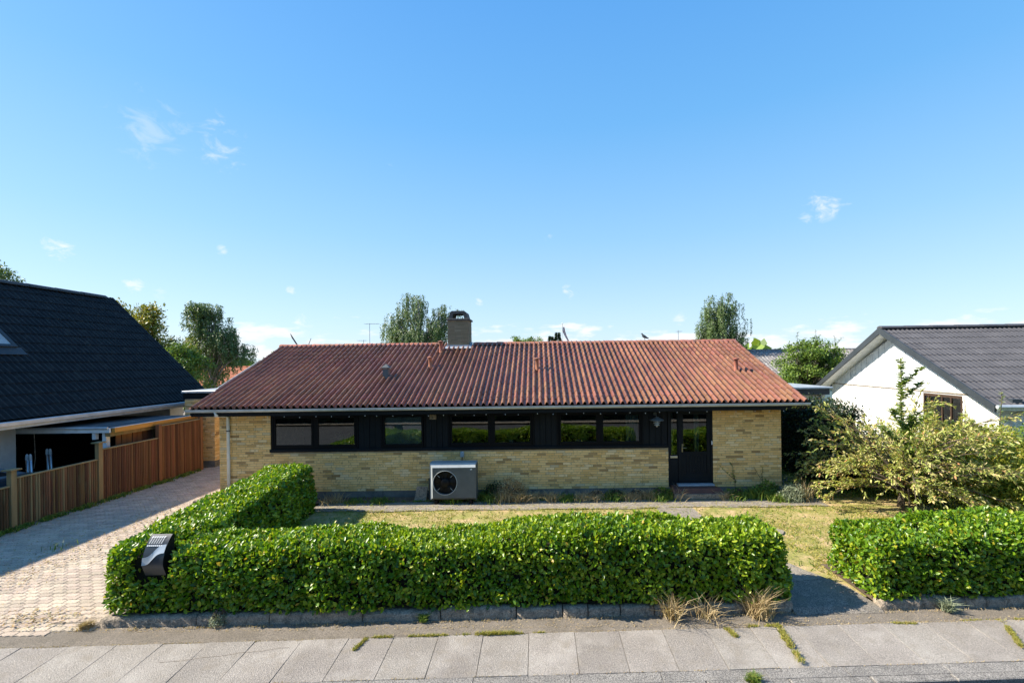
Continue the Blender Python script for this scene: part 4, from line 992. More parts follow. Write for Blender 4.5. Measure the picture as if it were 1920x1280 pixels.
# ------------------------------------------------------------------ fence
fence = thing('wooden_fence', (-12.35, 12.5, 0), 'stepped brown wooden lath fence along the left side of the driveway', 'fence')
FX = -12.35
posts = [(8.65, 1.38), (10.8, 1.40), (12.95, 1.66), (15.0, 1.90), (16.85, 1.98)]
panels = [(6.6, 8.6, 1.05), (8.72, 10.72, 1.05), (10.88, 12.88, 1.22), (13.03, 14.93, 1.48), (15.08, 16.8, 1.86)]
for i, (y, h_) in enumerate(posts):
    a = MB(); a.box(FX - .05, FX + .06, y - .06, y + .06, -.05, h_, .008); p = a.build('post', m_post if i < 3 else m_wood_red, fence)
    if i < 3:
        a = MB(); a.box(FX - .11, FX + .12, y - .12, y + .12, h_, h_ + .035, .008); a.build('post_cap', m_post, p)
for k, (ya, yb, h_) in enumerate(panels):
    ma = m_wood if k < 3 else m_wood_red
    n = int((yb - ya) / .058); st_ = (yb - ya) / n
    for i in range(n):
        y = ya + i * st_; j = .010 * random.random(); a = MB(); r_ = st_ * .40; cy = y + st_ / 2
        poly = [(FX - .005, cy - r_), (FX + .018 + j, cy - r_ * .75), (FX + .030 + j, cy), (FX + .018 + j, cy + r_ * .75), (FX - .005, cy + r_)]
        a.prism(poly, 'z', .03 + random.uniform(0, .02), h_ - .025 + random.uniform(-.006, .004)); a.build('lath', ma if random.random() > .12 or k > 2 else m_post, fence)
    for zr in (.25, h_ * .75):
        a = MB(); a.box(FX - .045, FX - .006, ya, yb, zr - .035, zr + .035); a.build('rail', m_post, fence)
    a = MB(); a.box(FX - .045, FX + .05, ya - .0, yb, h_ - .025, h_ + .005, .004); a.build('top_rail', m_post, fence)
    a = MB(); a.box(FX - .058, FX - .046, ya, yb, .02, h_ - .03); a.build('lath_gap_shade', m_dark, fence)  # black sheet standing in for the shade between the laths
# ------------------------------------------------------------------ brick outbuilding at the end of the driveway
ob = thing('brick_garage', (-13.5, 18, 0), 'flat-roofed yellow brick garage beyond the fence at the end of the driveway', 'garage')
a = MB(); a.box(-13.2, -12.11, 17.25, 22.5, 0, 2.55); a.build('wall', m_mortar, ob)
gb = []; pmg = brick_face(None, m_brick, None, (-13.2, 17.25, .24), (1, 0, 0), (0, -1, 0), 1.1, .24, 2.5, store=gb, seed=11)
brick_face(None, m_brick, None, (-12.10, 17.25, .24), (0, 1, 0), (1, 0, 0), 4.4, .24, 2.5, store=gb, seed=12)
pieces('brick', [pmg], gb, ob, 300)
a = MB(); a.box(-13.22, -12.09, 17.24, 22.5, -.05, .24); a.build('plinth', m_plinth, ob)
a = MB(); a.box(-13.3, -11.95, 17.3, 22.8, 2.55, 2.78); a.build('fascia', m_black, ob)
a = MB(); a.box(-13.35, -11.9, 17.26, 22.9, 2.78, 2.86, .02); a.build('roof_edge', m_gutter, ob)
# ------------------------------------------------------------------ right neighbour (white gabled house)
ang = R(4.6); RN = thing('white_house', (14.45, 14.4, 0), 'white brick house with boarded gable and dark corrugated roof on the right', 'house')
ga = Vector((math.sin(ang), math.cos(ang), 0)); gr = Vector((math.cos(ang), -math.sin(ang), 0)); G0 = Vector((14.45, 14.4, 0)); GL = 9.4
B = Matrix(((gr.x, ga.x, 0, G0.x), (gr.y, ga.y, 0, G0.y), (0, 0, 1, 0), (0, 0, 0, 1)))
def lb(): b = MB(); b.M = B; return b
WH = 2.5; RH = 2.5 + 2.42
a = lb(); a.box(.012, 12, .012, GL, 0, WH); wl = a.build('wall', m_wbrick, RN)
wb = []
o_ = G0 + ga * GL
kwb = dict(store=wb, seed=21)
pmw = brick_face(None, m_wbrick, None, tuple(G0 + ga * GL + Vector((0, 0, 0))), tuple(-ga), tuple(-gr), GL, 0, WH, holes=[(GL - 3.15, GL - 1.39, 1.05, 2.44)], jt=.012, proud=.006, **kwb)
brick_face(None, m_wbrick, None, tuple(G0), tuple(gr), tuple(-ga), 4.5, 0, WH, jt=.012, proud=.006, **kwb)
pieces('brick', [pmw], wb, wl, 300)
a = lb(); a.add([(0.03, 0, WH), (0.03, GL, WH), (0.03, GL / 2, RH - .18)], [(0, 1, 2)]); a.build('gable_backing', m_white, RN)
nb = 46
for i in range(nb):
    y0_ = i * GL / nb + .006; y1_ = (i + 1) * GL / nb - .004
    f_ = lambda y: WH + (RH - .22 - WH) * (1 - abs(y - GL / 2) / (GL / 2))
    a = lb(); vs = []
    for xx in (-.02 + (.010 if i % 2 else 0), .02):
        vs += [(xx, y0_, WH + .03), (xx, y1_, WH + .03), (xx, y1_, max(WH + .035, f_(y1_))), (xx, y0_, max(WH + .035, f_(y0_)))]
    a.add(vs, [(3, 2, 1, 0), (0, 1, 5, 4), (1, 2, 6, 5), (2, 3, 7, 6), (3, 0, 4, 7)]); a.build('gable_board', m_white, RN)
a = lb(); a.box(-.03, .02, 0, GL, WH - .01, WH + .03); a.build('gable_sill', m_conc, RN)
# roof planes with overhang
OV = .60; EO = .55; sl3 = (RH - WH) / (GL / 2)
zE = WH - EO * sl3 + .05; zR = RH + .05
core = lb(); core.prism([(-EO, zE - .12), (GL / 2, zR - .12), (GL + EO, zE - .12), (GL + EO, zE - .02), (GL / 2, zR - .02), (-EO, zE - .02)], 'x', -OV + .05, 12); rro = core.build('roof', m_white, RN)
upv = Vector((0, GL / 2 + EO, zR - zE)); L3 = upv.length
upw = (B.to_3x3() @ upv).normalized()
roof_plane(rro, tuple(B @ Vector((-OV, -EO, zE))), tuple(gr), tuple(upw), 12, L3, m_sheet2, 4, .177, .045, .48, 'roof_sheet', limit=300)
upv2 = Vector((0, -(GL / 2 + EO), zR - zE)); upw2 = (B.to_3x3() @ upv2).normalized()
roof_plane(rro, tuple(B @ Vector((11.4, GL + EO, zE))), tuple(-gr), tuple(upw2), 12, L3, m_sheet2, 4, .177, .045, 1.1, 'roof_sheet', limit=10, seg=4)
a = lb()
for (ya, za, yb, zb) in ((-EO, zE, GL / 2, zR), (GL + EO, zE, GL / 2, zR)):
    a.prism([(ya, za - .17), (yb, zb - .20), (yb, zb + .07), (ya, za + .05)], 'x', -OV - .03, -OV + .03) if ya < yb else a.prism([(yb, zb - .20), (ya, za - .17), (ya, za + .05), (yb, zb + .07)], 'x', -OV - .031, -OV + .029)
a.build('bargeboard', m_dkgrey, RN)
rbm = MB(); vs = []; fs = []; n = 6
for xx, rr in ((0, .15), (.98, .135)):
    for i in range(n + 1): t = math.pi * i / n; vs.append((xx, -rr * math.cos(t) * 1.2, rr * math.sin(t) * .7))
for i in range(n): fs.append((i, i + 1, n + 2 + i, n + 1 + i))
fs.append(tuple(range(n + 1))); rbm.add(vs, fs); rr2 = rbm.mesh('ridge_cap'); rr2.materials.append(m_sheet2)
for i in range(12): link(bpy.data.objects.new('ridge_cap', rr2), rro, B @ Matrix.Translation((-OV + i * .97, GL / 2, zR + .03)))
a = lb(); a.tube([(-OV, -EO - .06, zE + .0), (12, -EO - .06, zE + .0)], .06, 8); a.build('gutter', m_gutter, RN)
a = lb(); a.tube([(.45, -EO - .05, zE - .05), (.30, -.12, zE - .28), (.30, -.10, zE - .4), (.30, -.10, .1)], .045, 8); a.build('downpipe', m_pipe, RN, True)
a = lb(); a.box(-.03, .25, -EO + .1, 0, WH - .32, WH - .02); a.build('eaves_box', m_dkgrey, RN)
a = lb(); a.box(-.03, .25, GL, GL + .12, WH - .2, WH + .2); a.build('eaves_box', m_dkgrey, RN)
# window (dark brown frame, panes)
a = lb(); wy0, wy1, wz0_, wz1_ = 1.39, 3.15, 1.05, 2.44
a.box(-.02, .08, wy0, wy1, wz1_ - .10, wz1_); a.box(-.02, .08, wy0, wy1, wz0_, wz0_ + .07)
for yy in (wy0, wy0 + .45, wy0 + .85, wy1 - .28, wy1 - .06): a.box(-.019, .08, yy, yy + .06, wz0_ + .07, wz1_ - .10)
wfr = a.build('window', m_dkwood, RN)
for (p, q) in ((wy0 + .06, wy0 + .45), (wy0 + .51, wy0 + .85), (wy0 + .91, wy1 - .28), (wy1 - .22, wy1 - .06)):
    a = lb(); a.box(.005, .0112, p, q, wz0_ + .07, wz1_ - .1); a.build('pane', m_glass, wfr)
# ------------------------------------------------------------------ right carport with flat roof
rc = thing('flat_carport', (10.5, 18.5, 0), 'flat-roofed outbuilding of white brick with white roof edge between the two houses', 'carport')
a = MB(); a.box(8.6, 11.35, 17.9, 25, 2.38, 2.62); a.build('fascia', m_dkgrey, rc)
a = MB(); a.box(8.5, 11.42, 17.8, 25.1, 2.62, 2.69, .015); a.build('roof_edge', m_gutter, rc)
a = MB(); a.box(9.9, 11.1, 18.2, 24, 0, 2.38); rcw = a.build('wall', m_wmort, rc)
rb_ = []; pmr = brick_face(None, m_wbrick, None, (10.3, 18.2, 0), (1, 0, 0), (0, -1, 0), .8, 1.0, 2.36, store=rb_, seed=31, jt=.013); pieces('brick', [pmr], rb_, rcw, 300)
a = MB(); a.box(11.15, 11.3, 18.1, 18.3, 0, 2.38, .01); a.build('post', m_pipe, rc)
# ------------------------------------------------------------------ houses farther back
def gable_house(name, loc, rz, L, W_, hw, hr, roofmat, wallmat, label, pitch=.3, amp=.05, row=1.1, tiles='roof_sheet', limit=300, waves=4, win=()):
    t = thing(name, loc, label, 'house', rz=rz)
    Mx = WM[t.name]
    a = MB(); a.M = Mx; a.box(0, L, 0, W_, 0, hw); a.prism([(0, hw), (W_, hw), (W_ / 2, hr - .15)], 'x', .05, L - .05); a.build('wall', wallmat, t)
    ov = .4; s_ = (hr - hw) / (W_ / 2); ze = hw - ov * s_
    a = MB(); a.M = Mx; a.prism([(-ov, ze - .08), (W_ / 2, hr - .1), (W_ + ov, ze - .08), (W_ + ov, ze - .01), (W_ / 2, hr - .02), (-ov, ze - .01)], 'x', -.38, L + .38); rf = a.build('roof', m_dkgrey, t)
    u3 = Vector((0, W_ / 2 + ov, hr - ze)); R3 = Mx.to_3x3()
    roof_plane(rf, tuple(Mx @ Vector((-.4, -ov, ze))), tuple(R3 @ Vector((1, 0, 0))), tuple(R3 @ u3.normalized()), L + .8, u3.length, roofmat, waves, pitch, amp, row, tiles, limit=limit, seg=4)
    u4 = Vector((0, -(W_ / 2 + ov), hr - ze))
    roof_plane(rf, tuple(Mx @ Vector((L + .4, W_ + ov, ze))), tuple(R3 @ Vector((-1, 0, 0))), tuple(R3 @ u4.normalized()), L + .8, u4.length, roofmat, waves, pitch, amp, row, tiles, limit=0, seg=4)
    a = MB(); a.M = Mx; a.tube([(-.42, W_ / 2, hr + .03), (L + .42, W_ / 2, hr + .03)], .09, 6); a.build('ridge', roofmat, t)
    a = MB(); a.M = Mx
    for xx in (-.43, L + .39): a.prism([(-ov, ze - .12), (W_ / 2, hr - .12), (W_ + ov, ze - .12), (W_ + ov, ze + .06), (W_ / 2, hr + .08), (-ov, ze + .06)], 'x', xx, xx + .04)
    a.build('bargeboard', m_hpl, t)
    for (p, q, z0_, z1_) in win:
        a = MB(); a.M = Mx; a.box(p, q, -.04, .02, z0_, z1_); wv = a.build('window', m_white, t)
        a = MB(); a.M = Mx; a.box(p + .1, q - .1, -.05, -.042, z0_ + .1, z1_ - .1); a.build('pane', m_dark, wv)
    return t
gable_house('rear_house', (-16.6, 24.5, 0), 0, 14, 7.4, 2.55, 3.98, m_sheet3, m_mortar, 'low house with a dark grey-brown corrugated roof just behind the bungalow on the left', pitch=.18, amp=.04)
m_orange = M("orange_roof_tile", (.50, .17, .08), (.42, .13, .06), scale=1, rough=.8, isl=.1)
gable_house('orange_roof_house', (-37, 44, 0), 0, 13, 9, 2.0, 3.6, m_orange, m_wbrick, 'distant house with an orange tiled roof seen below the birch tree', pitch=.3, amp=.05, win=((3, 4.5, .8, 1.7), (7, 8.5, .8, 1.7)))
gable_house('grey_roof_house', (17.2, 34, 0), 0, 13, 9.5, 2.3, 4.5, m_sheet3, m_wbrick, 'house with a pale weathered grey corrugated roof behind the round green tree', pitch=.3, amp=.05)
# ------------------------------------------------------------------ thin things against the sky
def antenna(x, y, z0, z1, label, arms, r_=.018):
    t = thing('tv_antenna', (x, y, z0), label, 'antenna'); a = MB(); a.tube([(x, y, 0), (x, y, z1)], r_, 5); a.build('mast', m_steel, t)
    for (zz, xa, xb) in arms:
        a = MB(); a.tube([(x + xa, y, zz), (x + xb, y, zz)], r_ * .8, 4)
        for k in range(5):
            xx = x + xa + (xb - xa) * k / 4; a.tube([(xx, y - .25, zz), (xx, y + .25, zz)], r_ * .5, 3)
        a.build('boom', m_steel, t)
antenna(-13.15, 35, 0, 5.60, 'thin two-armed antenna above the roof ridge left of the weeping tree', ((5.55, -.4, .2), (5.25, -.6, .05)))
antenna(10.75, 35, 0, 6.05, 'single thin mast with a small head near the right end of the ridge', ((5.95, -.15, .25),), .022)
antenna(-11.6, 32, 0, 6.6, 'thin horizontal antenna in front of the weeping tree', ((6.55, -.3, .65),))
fp_ = thing('flagpole', (1.95, 35, 0), 'white flagpole with a drooping red and white pennant beyond the ridge', 'flagpole')
a = MB(); a.tube([(1.95, 35, 0), (1.95, 35, 6.6)], .03, 6); a.lathe([(.001, 6.6), (.07, 6.66), (.001, 6.75)], (1.95, 35, 0), 8); a.build('pole', m_white, fp_)
m_red = M("red_cloth", (.45, .03, .04), rough=.9)
a = MB(); V = []; 
cpts = [(2.0, 6.35), (2.08, 6.0), (2.2, 5.7), (2.38, 5.35), (2.62, 4.95)]; ws = [.10, .09, .07, .05, .01]
for (m__, s_, nm) in ((m_red, 1, 'pennant'), (m_white, .35, 'pennant_stripe')):
    a = MB(); vs = []; fs = []
    for (p, w__) in zip(cpts, ws): vs += [(p[0] - w__ * s_, 35 - (.01 if s_ < 1 else 0), p[1]), (p[0] + w__ * s_, 35.02 - (.03 if s_ < 1 else 0), p[1] + w__ * .5 * s_)]
    for i in range(4): fs.append((2 * i, 2 * i + 1, 2 * i + 3, 2 * i + 2))
    a.add(vs, fs); a.build(nm, m__, fp_)
# pigeon on the ridge
pg = MB(); px_, py_ = 3.92, RY; pz = RZ + .075
for (r0, z0_, x0_) in ((0, 0, 0),): pass
pg.tube([(px_ + .17, py_, pz + .05), (px_ + .10, py_, pz + .07), (px_ + .02, py_, pz + .11), (px_ - .04, py_, pz + .15), (px_ - .06, py_, pz + .19), (px_ - .075, py_, pz + .22), (px_ - .10, py_, pz + .225), (px_ - .125, py_, pz + .222)],
        [.012, .03, .055, .05, .03, .028, .018, .004], 8)
pg.tube([(px_ + .02, py_ - .015, pz + .08), (px_ + .02, py_ - .015, pz - .01)], .006, 4); pg.tube([(px_ + .02, py_ + .015, pz + .08), (px_ + .02, py_ + .015, pz - .01)], .006, 4)
tag(pg.build('pigeon', m_hp, None, True), 'small dark bird sitting on the red roof ridge', 'bird')
# ------------------------------------------------------------------ hedges
def pnoise(P, f, s):
    return (np.sin(P[:, 0] * f + s) * np.cos(P[:, 1] * f * 1.3 + s * 2) + np.sin(P[:, 2] * f * 1.7 + P[:, 0] * f * .6 + s * 3)) * .5
def hedge_surface(x0, x1, y0, y1, z0, z1, n, shear, zs, seed=0, skip=None):
    """points and outward normals on a rounded, uneven box"""
    lx, ly, lz = x1 - x0, y1 - y0, z1 - z0
    A = np.array([lx * lz, lx * lz, ly * lz, ly * lz, lx * ly]); w_ = A * np.array([1.15, .6, 1, 1, 1.25]); k = rng.choice(5, n, p=w_ / w_.sum())
    u, v = rng.random(n), rng.random(n); P = np.zeros((n, 3)); Nn = np.zeros((n, 3))
    for f in range(5):
        m_ = k == f
        if f < 2: P[m_] = np.stack([u[m_] * 2 - 1, np.full(m_.sum(), -1 if f == 0 else 1), v[m_]], 1)
        elif f < 4: P[m_] = np.stack([np.full(m_.sum(), -1 if f == 2 else 1), u[m_] * 2 - 1, v[m_]], 1)
        else: P[m_] = np.stack([u[m_] * 2 - 1, v[m_] * 2 - 1, np.ones(m_.sum())], 1)
    c = np.array([(x0 + x1) / 2, (y0 + y1) / 2, z0]); h_ = np.array([lx / 2, ly / 2, lz])
    # round the long edges: superellipse in the cross-section of each direction, near the ends only
    d = (1 - np.abs(P[:, :2])) * h_[:2]; dz = (1 - P[:, 2]) * h_[2]
    W = P * h_; r_ = .22
    ex = np.clip(1 - d[:, 0] / r_, 0, 1); ey = np.clip(1 - d[:, 1] / r_, 0, 1); ez = np.clip(1 - dz / r_, 0, 1)
    E = np.stack([ex * np.sign(P[:, 0]), ey * np.sign(P[:, 1]), ez], 1); l2 = np.linalg.norm(E, axis=1, keepdims=True)
    Nn = unit(E + 1e-6); W = W - E * r_ + Nn * r_ * np.minimum(1, np.maximum(l2, 1) * 1.0)
    W += c
    if seed == 3: W[:, 2] *= 1 + .045 * (W[:, 1] - 7.4) / 1.5 * (W[:, 2] > .1)
    bulge = .065 * pnoise(W, 1.7, 1.3 + seed) + .045 * pnoise(W, 4.1, .7 + seed) + .03 * pnoise(W, 9, 2.2)
    W += Nn * bulge[:, None]
    W[:, 2] = z0 + (W[:, 2] - z0) * zs(W[:, 0]); W[:, 1] += shear * W[:, 0]
    return W, Nn
leafA = leaf_proto('leaf', m_laurel, 1, .56, .12)
def make_hedge(name, label, boxes, dens, mats, cat='hedge'):
    t = thing(name, (boxes[0][0], boxes[0][2], 0), label, cat)
    allP, allD, allN, allL = [], [], [], []
    core = MB()
    for bx_ in boxes:
        (x0, x1, y0, y1, z0, z1, shear, zs, sd) = bx_[:9]; sx = bx_[9] if len(bx_) > 9 else 0
        area = (x1 - x0) * (z1 - z0) * 2 + (y1 - y0) * (z1 - z0) * 2 + (x1 - x0) * (y1 - y0)
        n = int(area * dens); P, Nn = hedge_surface(x0, x1, y0, y1, z0, z1, n, shear, zs, sd)
        P -= Nn * (rng.random((n, 1)) ** 1.5 * .15 - .02 + .06 * np.clip(pnoise(P, 8.0, 5 + sd) - .25, 0, 1)[:, None]); P[:, 0] += sx * (P[:, 1] - 7.4)
        kh = (pnoise(P, 11.0, 2.0 + sd) + .6 * pnoise(P, 23.0, 1.0)) < 1.02 - .25 * rng.random(n); P, Nn = P[kh], Nn[kh]; n = len(P)
        # leaves turn their faces up and out
        D = unit(Nn * .55 + rand_unit(n) * .75 + np.array([0, 0, .30])); Lf = unit(Nn * .75 + rand_unit(n) * .55 + np.array([0, 0, .35]))
        L = .066 * (.42 + 1.15 * rng.random(n)); allP.append(P - D * L[:, None] * .35); allD.append(D); allN.append(Lf); allL.append(L)
        # taller sprigs
        ns = int(area * 5); Ps, Ns = hedge_surface(x0, x1, y0, y1, z0, z1, ns, shear, zs, sd)
        Ps[:, 0] += sx * (Ps[:, 1] - 7.4); Ps, Ns = Ps[Ns[:, 2] > .3], Ns[Ns[:, 2] > .3]; ns = len(Ps)
        if ns:
            hgt = .04 + .09 * rng.random(ns) ** 2.2; q = 9; idx = np.repeat(np.arange(ns), q); tt = np.tile(np.linspace(.1, 1, q), ns)
            dirs = unit(rand_unit(ns) * .3 + [0, 0, 1]); Pq = Ps[idx] + dirs[idx] * (hgt[idx] * tt)[:, None]; aa = np.tile(np.arange(q) * 2.4, ns) + idx
            Dq = unit(np.stack([np.cos(aa), np.sin(aa), .55 + .5 * tt], 1)); allP.append(Pq); allD.append(Dq); allN.append(unit(np.stack([-np.cos(aa) * .6, -np.sin(aa) * .6, np.ones(len(aa))], 1))); allL.append(.068 * (1.15 - .5 * tt))
        # twig-coloured dark core: a solid box added to block light inside
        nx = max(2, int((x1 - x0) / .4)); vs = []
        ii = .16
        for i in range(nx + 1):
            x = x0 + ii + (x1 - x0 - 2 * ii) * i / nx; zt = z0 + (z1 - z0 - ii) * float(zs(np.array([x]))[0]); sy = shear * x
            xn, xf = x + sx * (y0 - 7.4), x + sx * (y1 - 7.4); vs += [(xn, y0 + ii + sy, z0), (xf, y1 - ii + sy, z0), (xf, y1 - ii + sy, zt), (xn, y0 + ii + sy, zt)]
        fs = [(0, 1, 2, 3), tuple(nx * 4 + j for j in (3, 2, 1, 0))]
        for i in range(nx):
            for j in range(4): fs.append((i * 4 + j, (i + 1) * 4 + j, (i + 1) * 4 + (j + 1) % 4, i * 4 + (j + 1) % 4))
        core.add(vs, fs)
    core.build('twigs', m_hedgecore, t)['kind'] = 'stuff'  # solid box in place of twigs, keeps light out of the hedge
    P, D, Nn, L = map(np.concatenate, (allP, allD, allN, allL))
    kq = ~((P[:, 0] > -6.0) & (P[:, 0] < -5.42) & (P[:, 1] < 7.16) & (P[:, 2] > .62)); P, D, Nn, L = P[kq], D[kq], Nn[kq], L[kq]
    # nearest large leaves in front become single parts
    dist = np.linalg.norm(P - CAMP, axis=1) - L * 12; order = np.argsort(dist); near = order[:300]; rest = order[300:]
    V, F = leaf_geo(P[rest], D[rest], Nn[rest], L[rest], .56, .12)
    # two tints in patches
    arr = arr_mesh('foliage', V, F, mats[0]); arr.materials.append(mats[1])
    c = P[rest]; patch = (pnoise(c, 1.1, 4.0) + .5 * pnoise(c, 3.1, 1.0) + (c[:, 2] - .6) * .5 > .28).astype(np.int32); arr.polygons.foreach_set('material_index', np.repeat(patch, 2))
    o = link(bpy.data.objects.new('foliage', arr), t); o['kind'] = 'stuff'
    for mt in frame_mats(P[near], D[near], Nn[near], L[near]): link(bpy.data.objects.new('leaf', leafA), t, mt)
    return t
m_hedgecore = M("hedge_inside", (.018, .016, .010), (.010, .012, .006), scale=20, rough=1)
one = lambda x: np.ones_like(x)
make_hedge('laurel_hedge', 'long L-shaped glossy green laurel hedge in front of the bungalow and along the driveway',
           [(-6.50, 3.80, 6.89, 7.95, .15, 1.04, .018, lambda x: 1.0 + .012 * (x + 7) + .035 * np.sin(x * 1.7) + .03 * np.sin(x * .7 + 1), 0),
            (-6.58, -5.36, 7.30, 11.95, .03, 1.13, 0, lambda x: 1.0 + .03 * np.sin(x * 3), 3, -.082)], 1650, (m_laurel, m_laurel2))
make_hedge('laurel_hedge', 'short glossy laurel hedge right of the entrance path, under the pale shrub',
           [(5.12, 10.6, 6.88, 8.15, .14, 1.02, .020, lambda x: 1.0 + .03 * np.sin(x * 2.1) + .03 * np.sin(x * .9), 6)], 1650, (m_laurel, m_laurel2))
# loose shoot of leaves: the tall dark hedge beside the bungalow
def mass(name, label, cat, base, boxes, dens, mat, L=.07, wr=.5, core=True, seed=0, ragged=.12, kind=None, hollow=.16):
    t = thing(name, base, label, cat); Pa = []; Na = []; cb = MB()
    for (x0, x1, y0, y1, z0, z1) in boxes:
        area = (x1 - x0) * (z1 - z0) * 2 + (y1 - y0) * (z1 - z0) * 2 + (x1 - x0) * (y1 - y0); n = int(area * dens)
        P, Nn = hedge_surface(x0, x1, y0, y1, z0, z1, n, 0, one, seed); P += Nn * (rng.normal(size=(n, 1)) * ragged - .04); Pa.append(P); Na.append(Nn)
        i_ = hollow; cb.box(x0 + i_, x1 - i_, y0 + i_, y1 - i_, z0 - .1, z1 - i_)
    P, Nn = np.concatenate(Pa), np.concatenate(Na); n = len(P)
    if core: cb.build('twigs', m_hedgecore, t)['kind'] = 'stuff'  # solid dark boxes added behind the leaves to block light
    D = unit(Nn * .5 + rand_unit(n) + [0, 0, .1]); V, F = leaf_geo(P, D, unit(rand_unit(n) + Nn * .4 + [0, 0, .6]), L * (.6 + .8 * rng.random(n)), wr, simple=True)
    o = arr_obj('foliage', V, F, mat, t); o['kind'] = 'stuff'; return t
mass('tall_hedge', 'tall dark shaded hedge along the lawn right of the bungalow', 'hedge', (9.0, 16, 0), [(8.35, 9.3, 13.1, 21.5, 0, 2.32)], 800, m_darkleaf, .075)
# ------------------------------------------------------------------ pale arching shrub in the right lawn
def arching_shrub(base, label, nb, reach, top, mat, leafL, seed, n_leaf=70, up_bias=.5, cen=(0, 0), zlow=.5, az=None):
    r = random.Random(seed); t = thing('ornamental_cherry', base, label, 'shrub'); bx, by, _ = base
    b = MB(); P = []; D = []
    tr = [(bx, by, -.1), (bx + .05, by, .4), (bx - .02, by - .03, .9)]; bt = MB(); bt.tube(tr, [.09, .075, .06], 7); bt.build('trunk', m_bark, t, True)
    for i in range(nb):
        a = r.uniform(0, 6.283) if az is None else r.gauss(az[0], az[1]); el = r.uniform(.1, 1.25) * up_bias + r.uniform(-.1, .35); L = reach * r.uniform(.65, 1.1)
        p = Vector(tr[2]) - Vector((0, 0, r.uniform(0, .5))); d = Vector((math.cos(a) * math.cos(el), math.sin(a) * math.cos(el), math.sin(el))); pts = [p.copy()]
        nseg = 9
        for q in range(nseg):
            d = (d + Vector((r.gauss(0, .10), r.gauss(0, .10), -.085 * (q / nseg) * 2 + r.gauss(0, .05)))).normalized(); p = p + d * L / nseg; pts.append(p.copy())
            if q >= 2:
                for s_ in range(2):
                    sd = (d + Vector((r.gauss(0, .6), r.gauss(0, .6), r.gauss(0.05, .4)))).normalized(); sl_ = L * r.uniform(.12, .28); e = [p.copy()]
                    for z in range(4): e.append(e[-1] + sd * sl_ / 4); sd = (sd + Vector((0, 0, -.08))).normalized()
                    b.tube(e, [.009, .007, .005, .004, .002], 3, False)
                    for z in range(n_leaf // 8):
                        u_ = r.random(); k = min(3, int(u_ * 4)); P.append(e[k].lerp(e[k + 1], u_ * 4 - k)); D.append((e[k + 1] - e[k]).normalized())
        b.tube(pts, [.03 * (1 - .09 * k) for k in range(len(pts))], 4, False)
        for z in range(n_leaf // 3): u_ = .25 + .75 * r.random(); k = min(nseg - 1, int(u_ * nseg)); P.append(pts[k].lerp(pts[k + 1], u_ * nseg - k)); D.append((pts[k + 1] - pts[k]).normalized())
    b.build('branches', m_bark, t, False)
    P = np.array([tuple(p) for p in P]); D0 = np.array([tuple(p) for p in D]); ok = P[:, 2] > .12; P, D0 = P[ok], D0[ok]; n = len(P)
    D = unit(D0 * .9 + rand_unit(n) * .7 + [0, 0, -.05]); Nn = unit(rand_unit(n) * .6 + [0, 0, 1]); V, F = leaf_geo(P + rand_unit(n) * .015, D, Nn, leafL * (.6 + .8 * rng.random(n)), .36)
    o = arr_obj('foliage', V, F, mat, t); o['kind'] = 'stuff'
    return t
arching_shrub((9.1, 11.6, 0), 'wide pale yellow-leaved ornamental cherry with arching branches on the right lawn', 84, 2.5, 2.6, m_cherry, .085, 4, n_leaf=120, up_bias=.66)
# leafy upright shoots rising out of it
def shoot(x, y, z0, z1, label, mat, seed, n=150, lean=.1, L=.12, side=5, r0=.02, spread=1.0):
    r = random.Random(seed); t = thing('upright_shoot', (x, y, 0), label, 'shrub'); b = MB(); P = []; D = []
    main = [Vector((x + lean * (q / 8) ** 2 * 1.0 + .02 * math.sin(q * 2), y, (z1) * q / 8 if q else -.05)) for q in range(9)]
    b.tube(main, [r0 * (1.1 - q / 9) + .003 for q in range(9)], 5)
    twigs = [(main[3:], 1.0)]
    for i in range(side):
        zz = z0 + (z1 - z0) * r.uniform(.05, .75); a = r.uniform(0, 6.28); p = Vector((x + lean * (zz / z1) ** 2, y, zz)); d = Vector((math.cos(a) * spread, math.sin(a) * .6, .75)).normalized(); e = [p]
        for q in range(5): e.append(e[-1] + d * r.uniform(.09, .17)); d = (d + Vector((0, 0, .06))).normalized()
        b.tube(e, [.008, .007, .006, .005, .004, .002], 4); twigs.append((e, .6))
    for (e, wgt) in twigs:
        for z in range(int(n * wgt / (1 if wgt == 1 else 2.2))):
            u_ = r.random() * (len(e) - 1); k = min(len(e) - 2, int(u_)); q = e[k].lerp(e[k + 1], u_ - k)
            if q.z < z0 - .5: continue
            P.append(q); a = r.uniform(0, 6.28); D.append((math.cos(a), math.sin(a), .25))
    b.build('stem', m_bark, t, True); P = np.array([tuple(p) for p in P]); D = np.array(D); m_ = len(P)
    V, F = leaf_geo(P, unit(D + rand_unit(m_) * .3), unit(rand_unit(m_) * .4 + [0, 0, 1]), L * (.6 + .7 * rng.random(m_)), .45); o = arr_obj('foliage', V, F, mat, t); o['kind'] = 'stuff'
shoot(8.93, 11.3, 1.5, 3.74, 'tall upright leafy shoot rising above the pale shrub against the white gable', m_shoot, 2, n=420, lean=-.02, side=6)
shoot(8.95, 11.15, .3, 2.4, 'dark green leafy stem in the middle of the pale shrub', m_greenleaf, 5, n=420, lean=.08, side=7, L=.10, spread=.6)
shoot(13.6, 13.6, 1.0, 2.75, 'thin upright shoot in front of the near corner of the white house', m_shoot, 7, n=120, lean=.1, side=4, L=.08)
shoot(12.7, 13.7, 1.0, 2.5, 'slender sparse twig left of the white house corner', m_shoot, 9, n=50, lean=.0, side=2, L=.07)
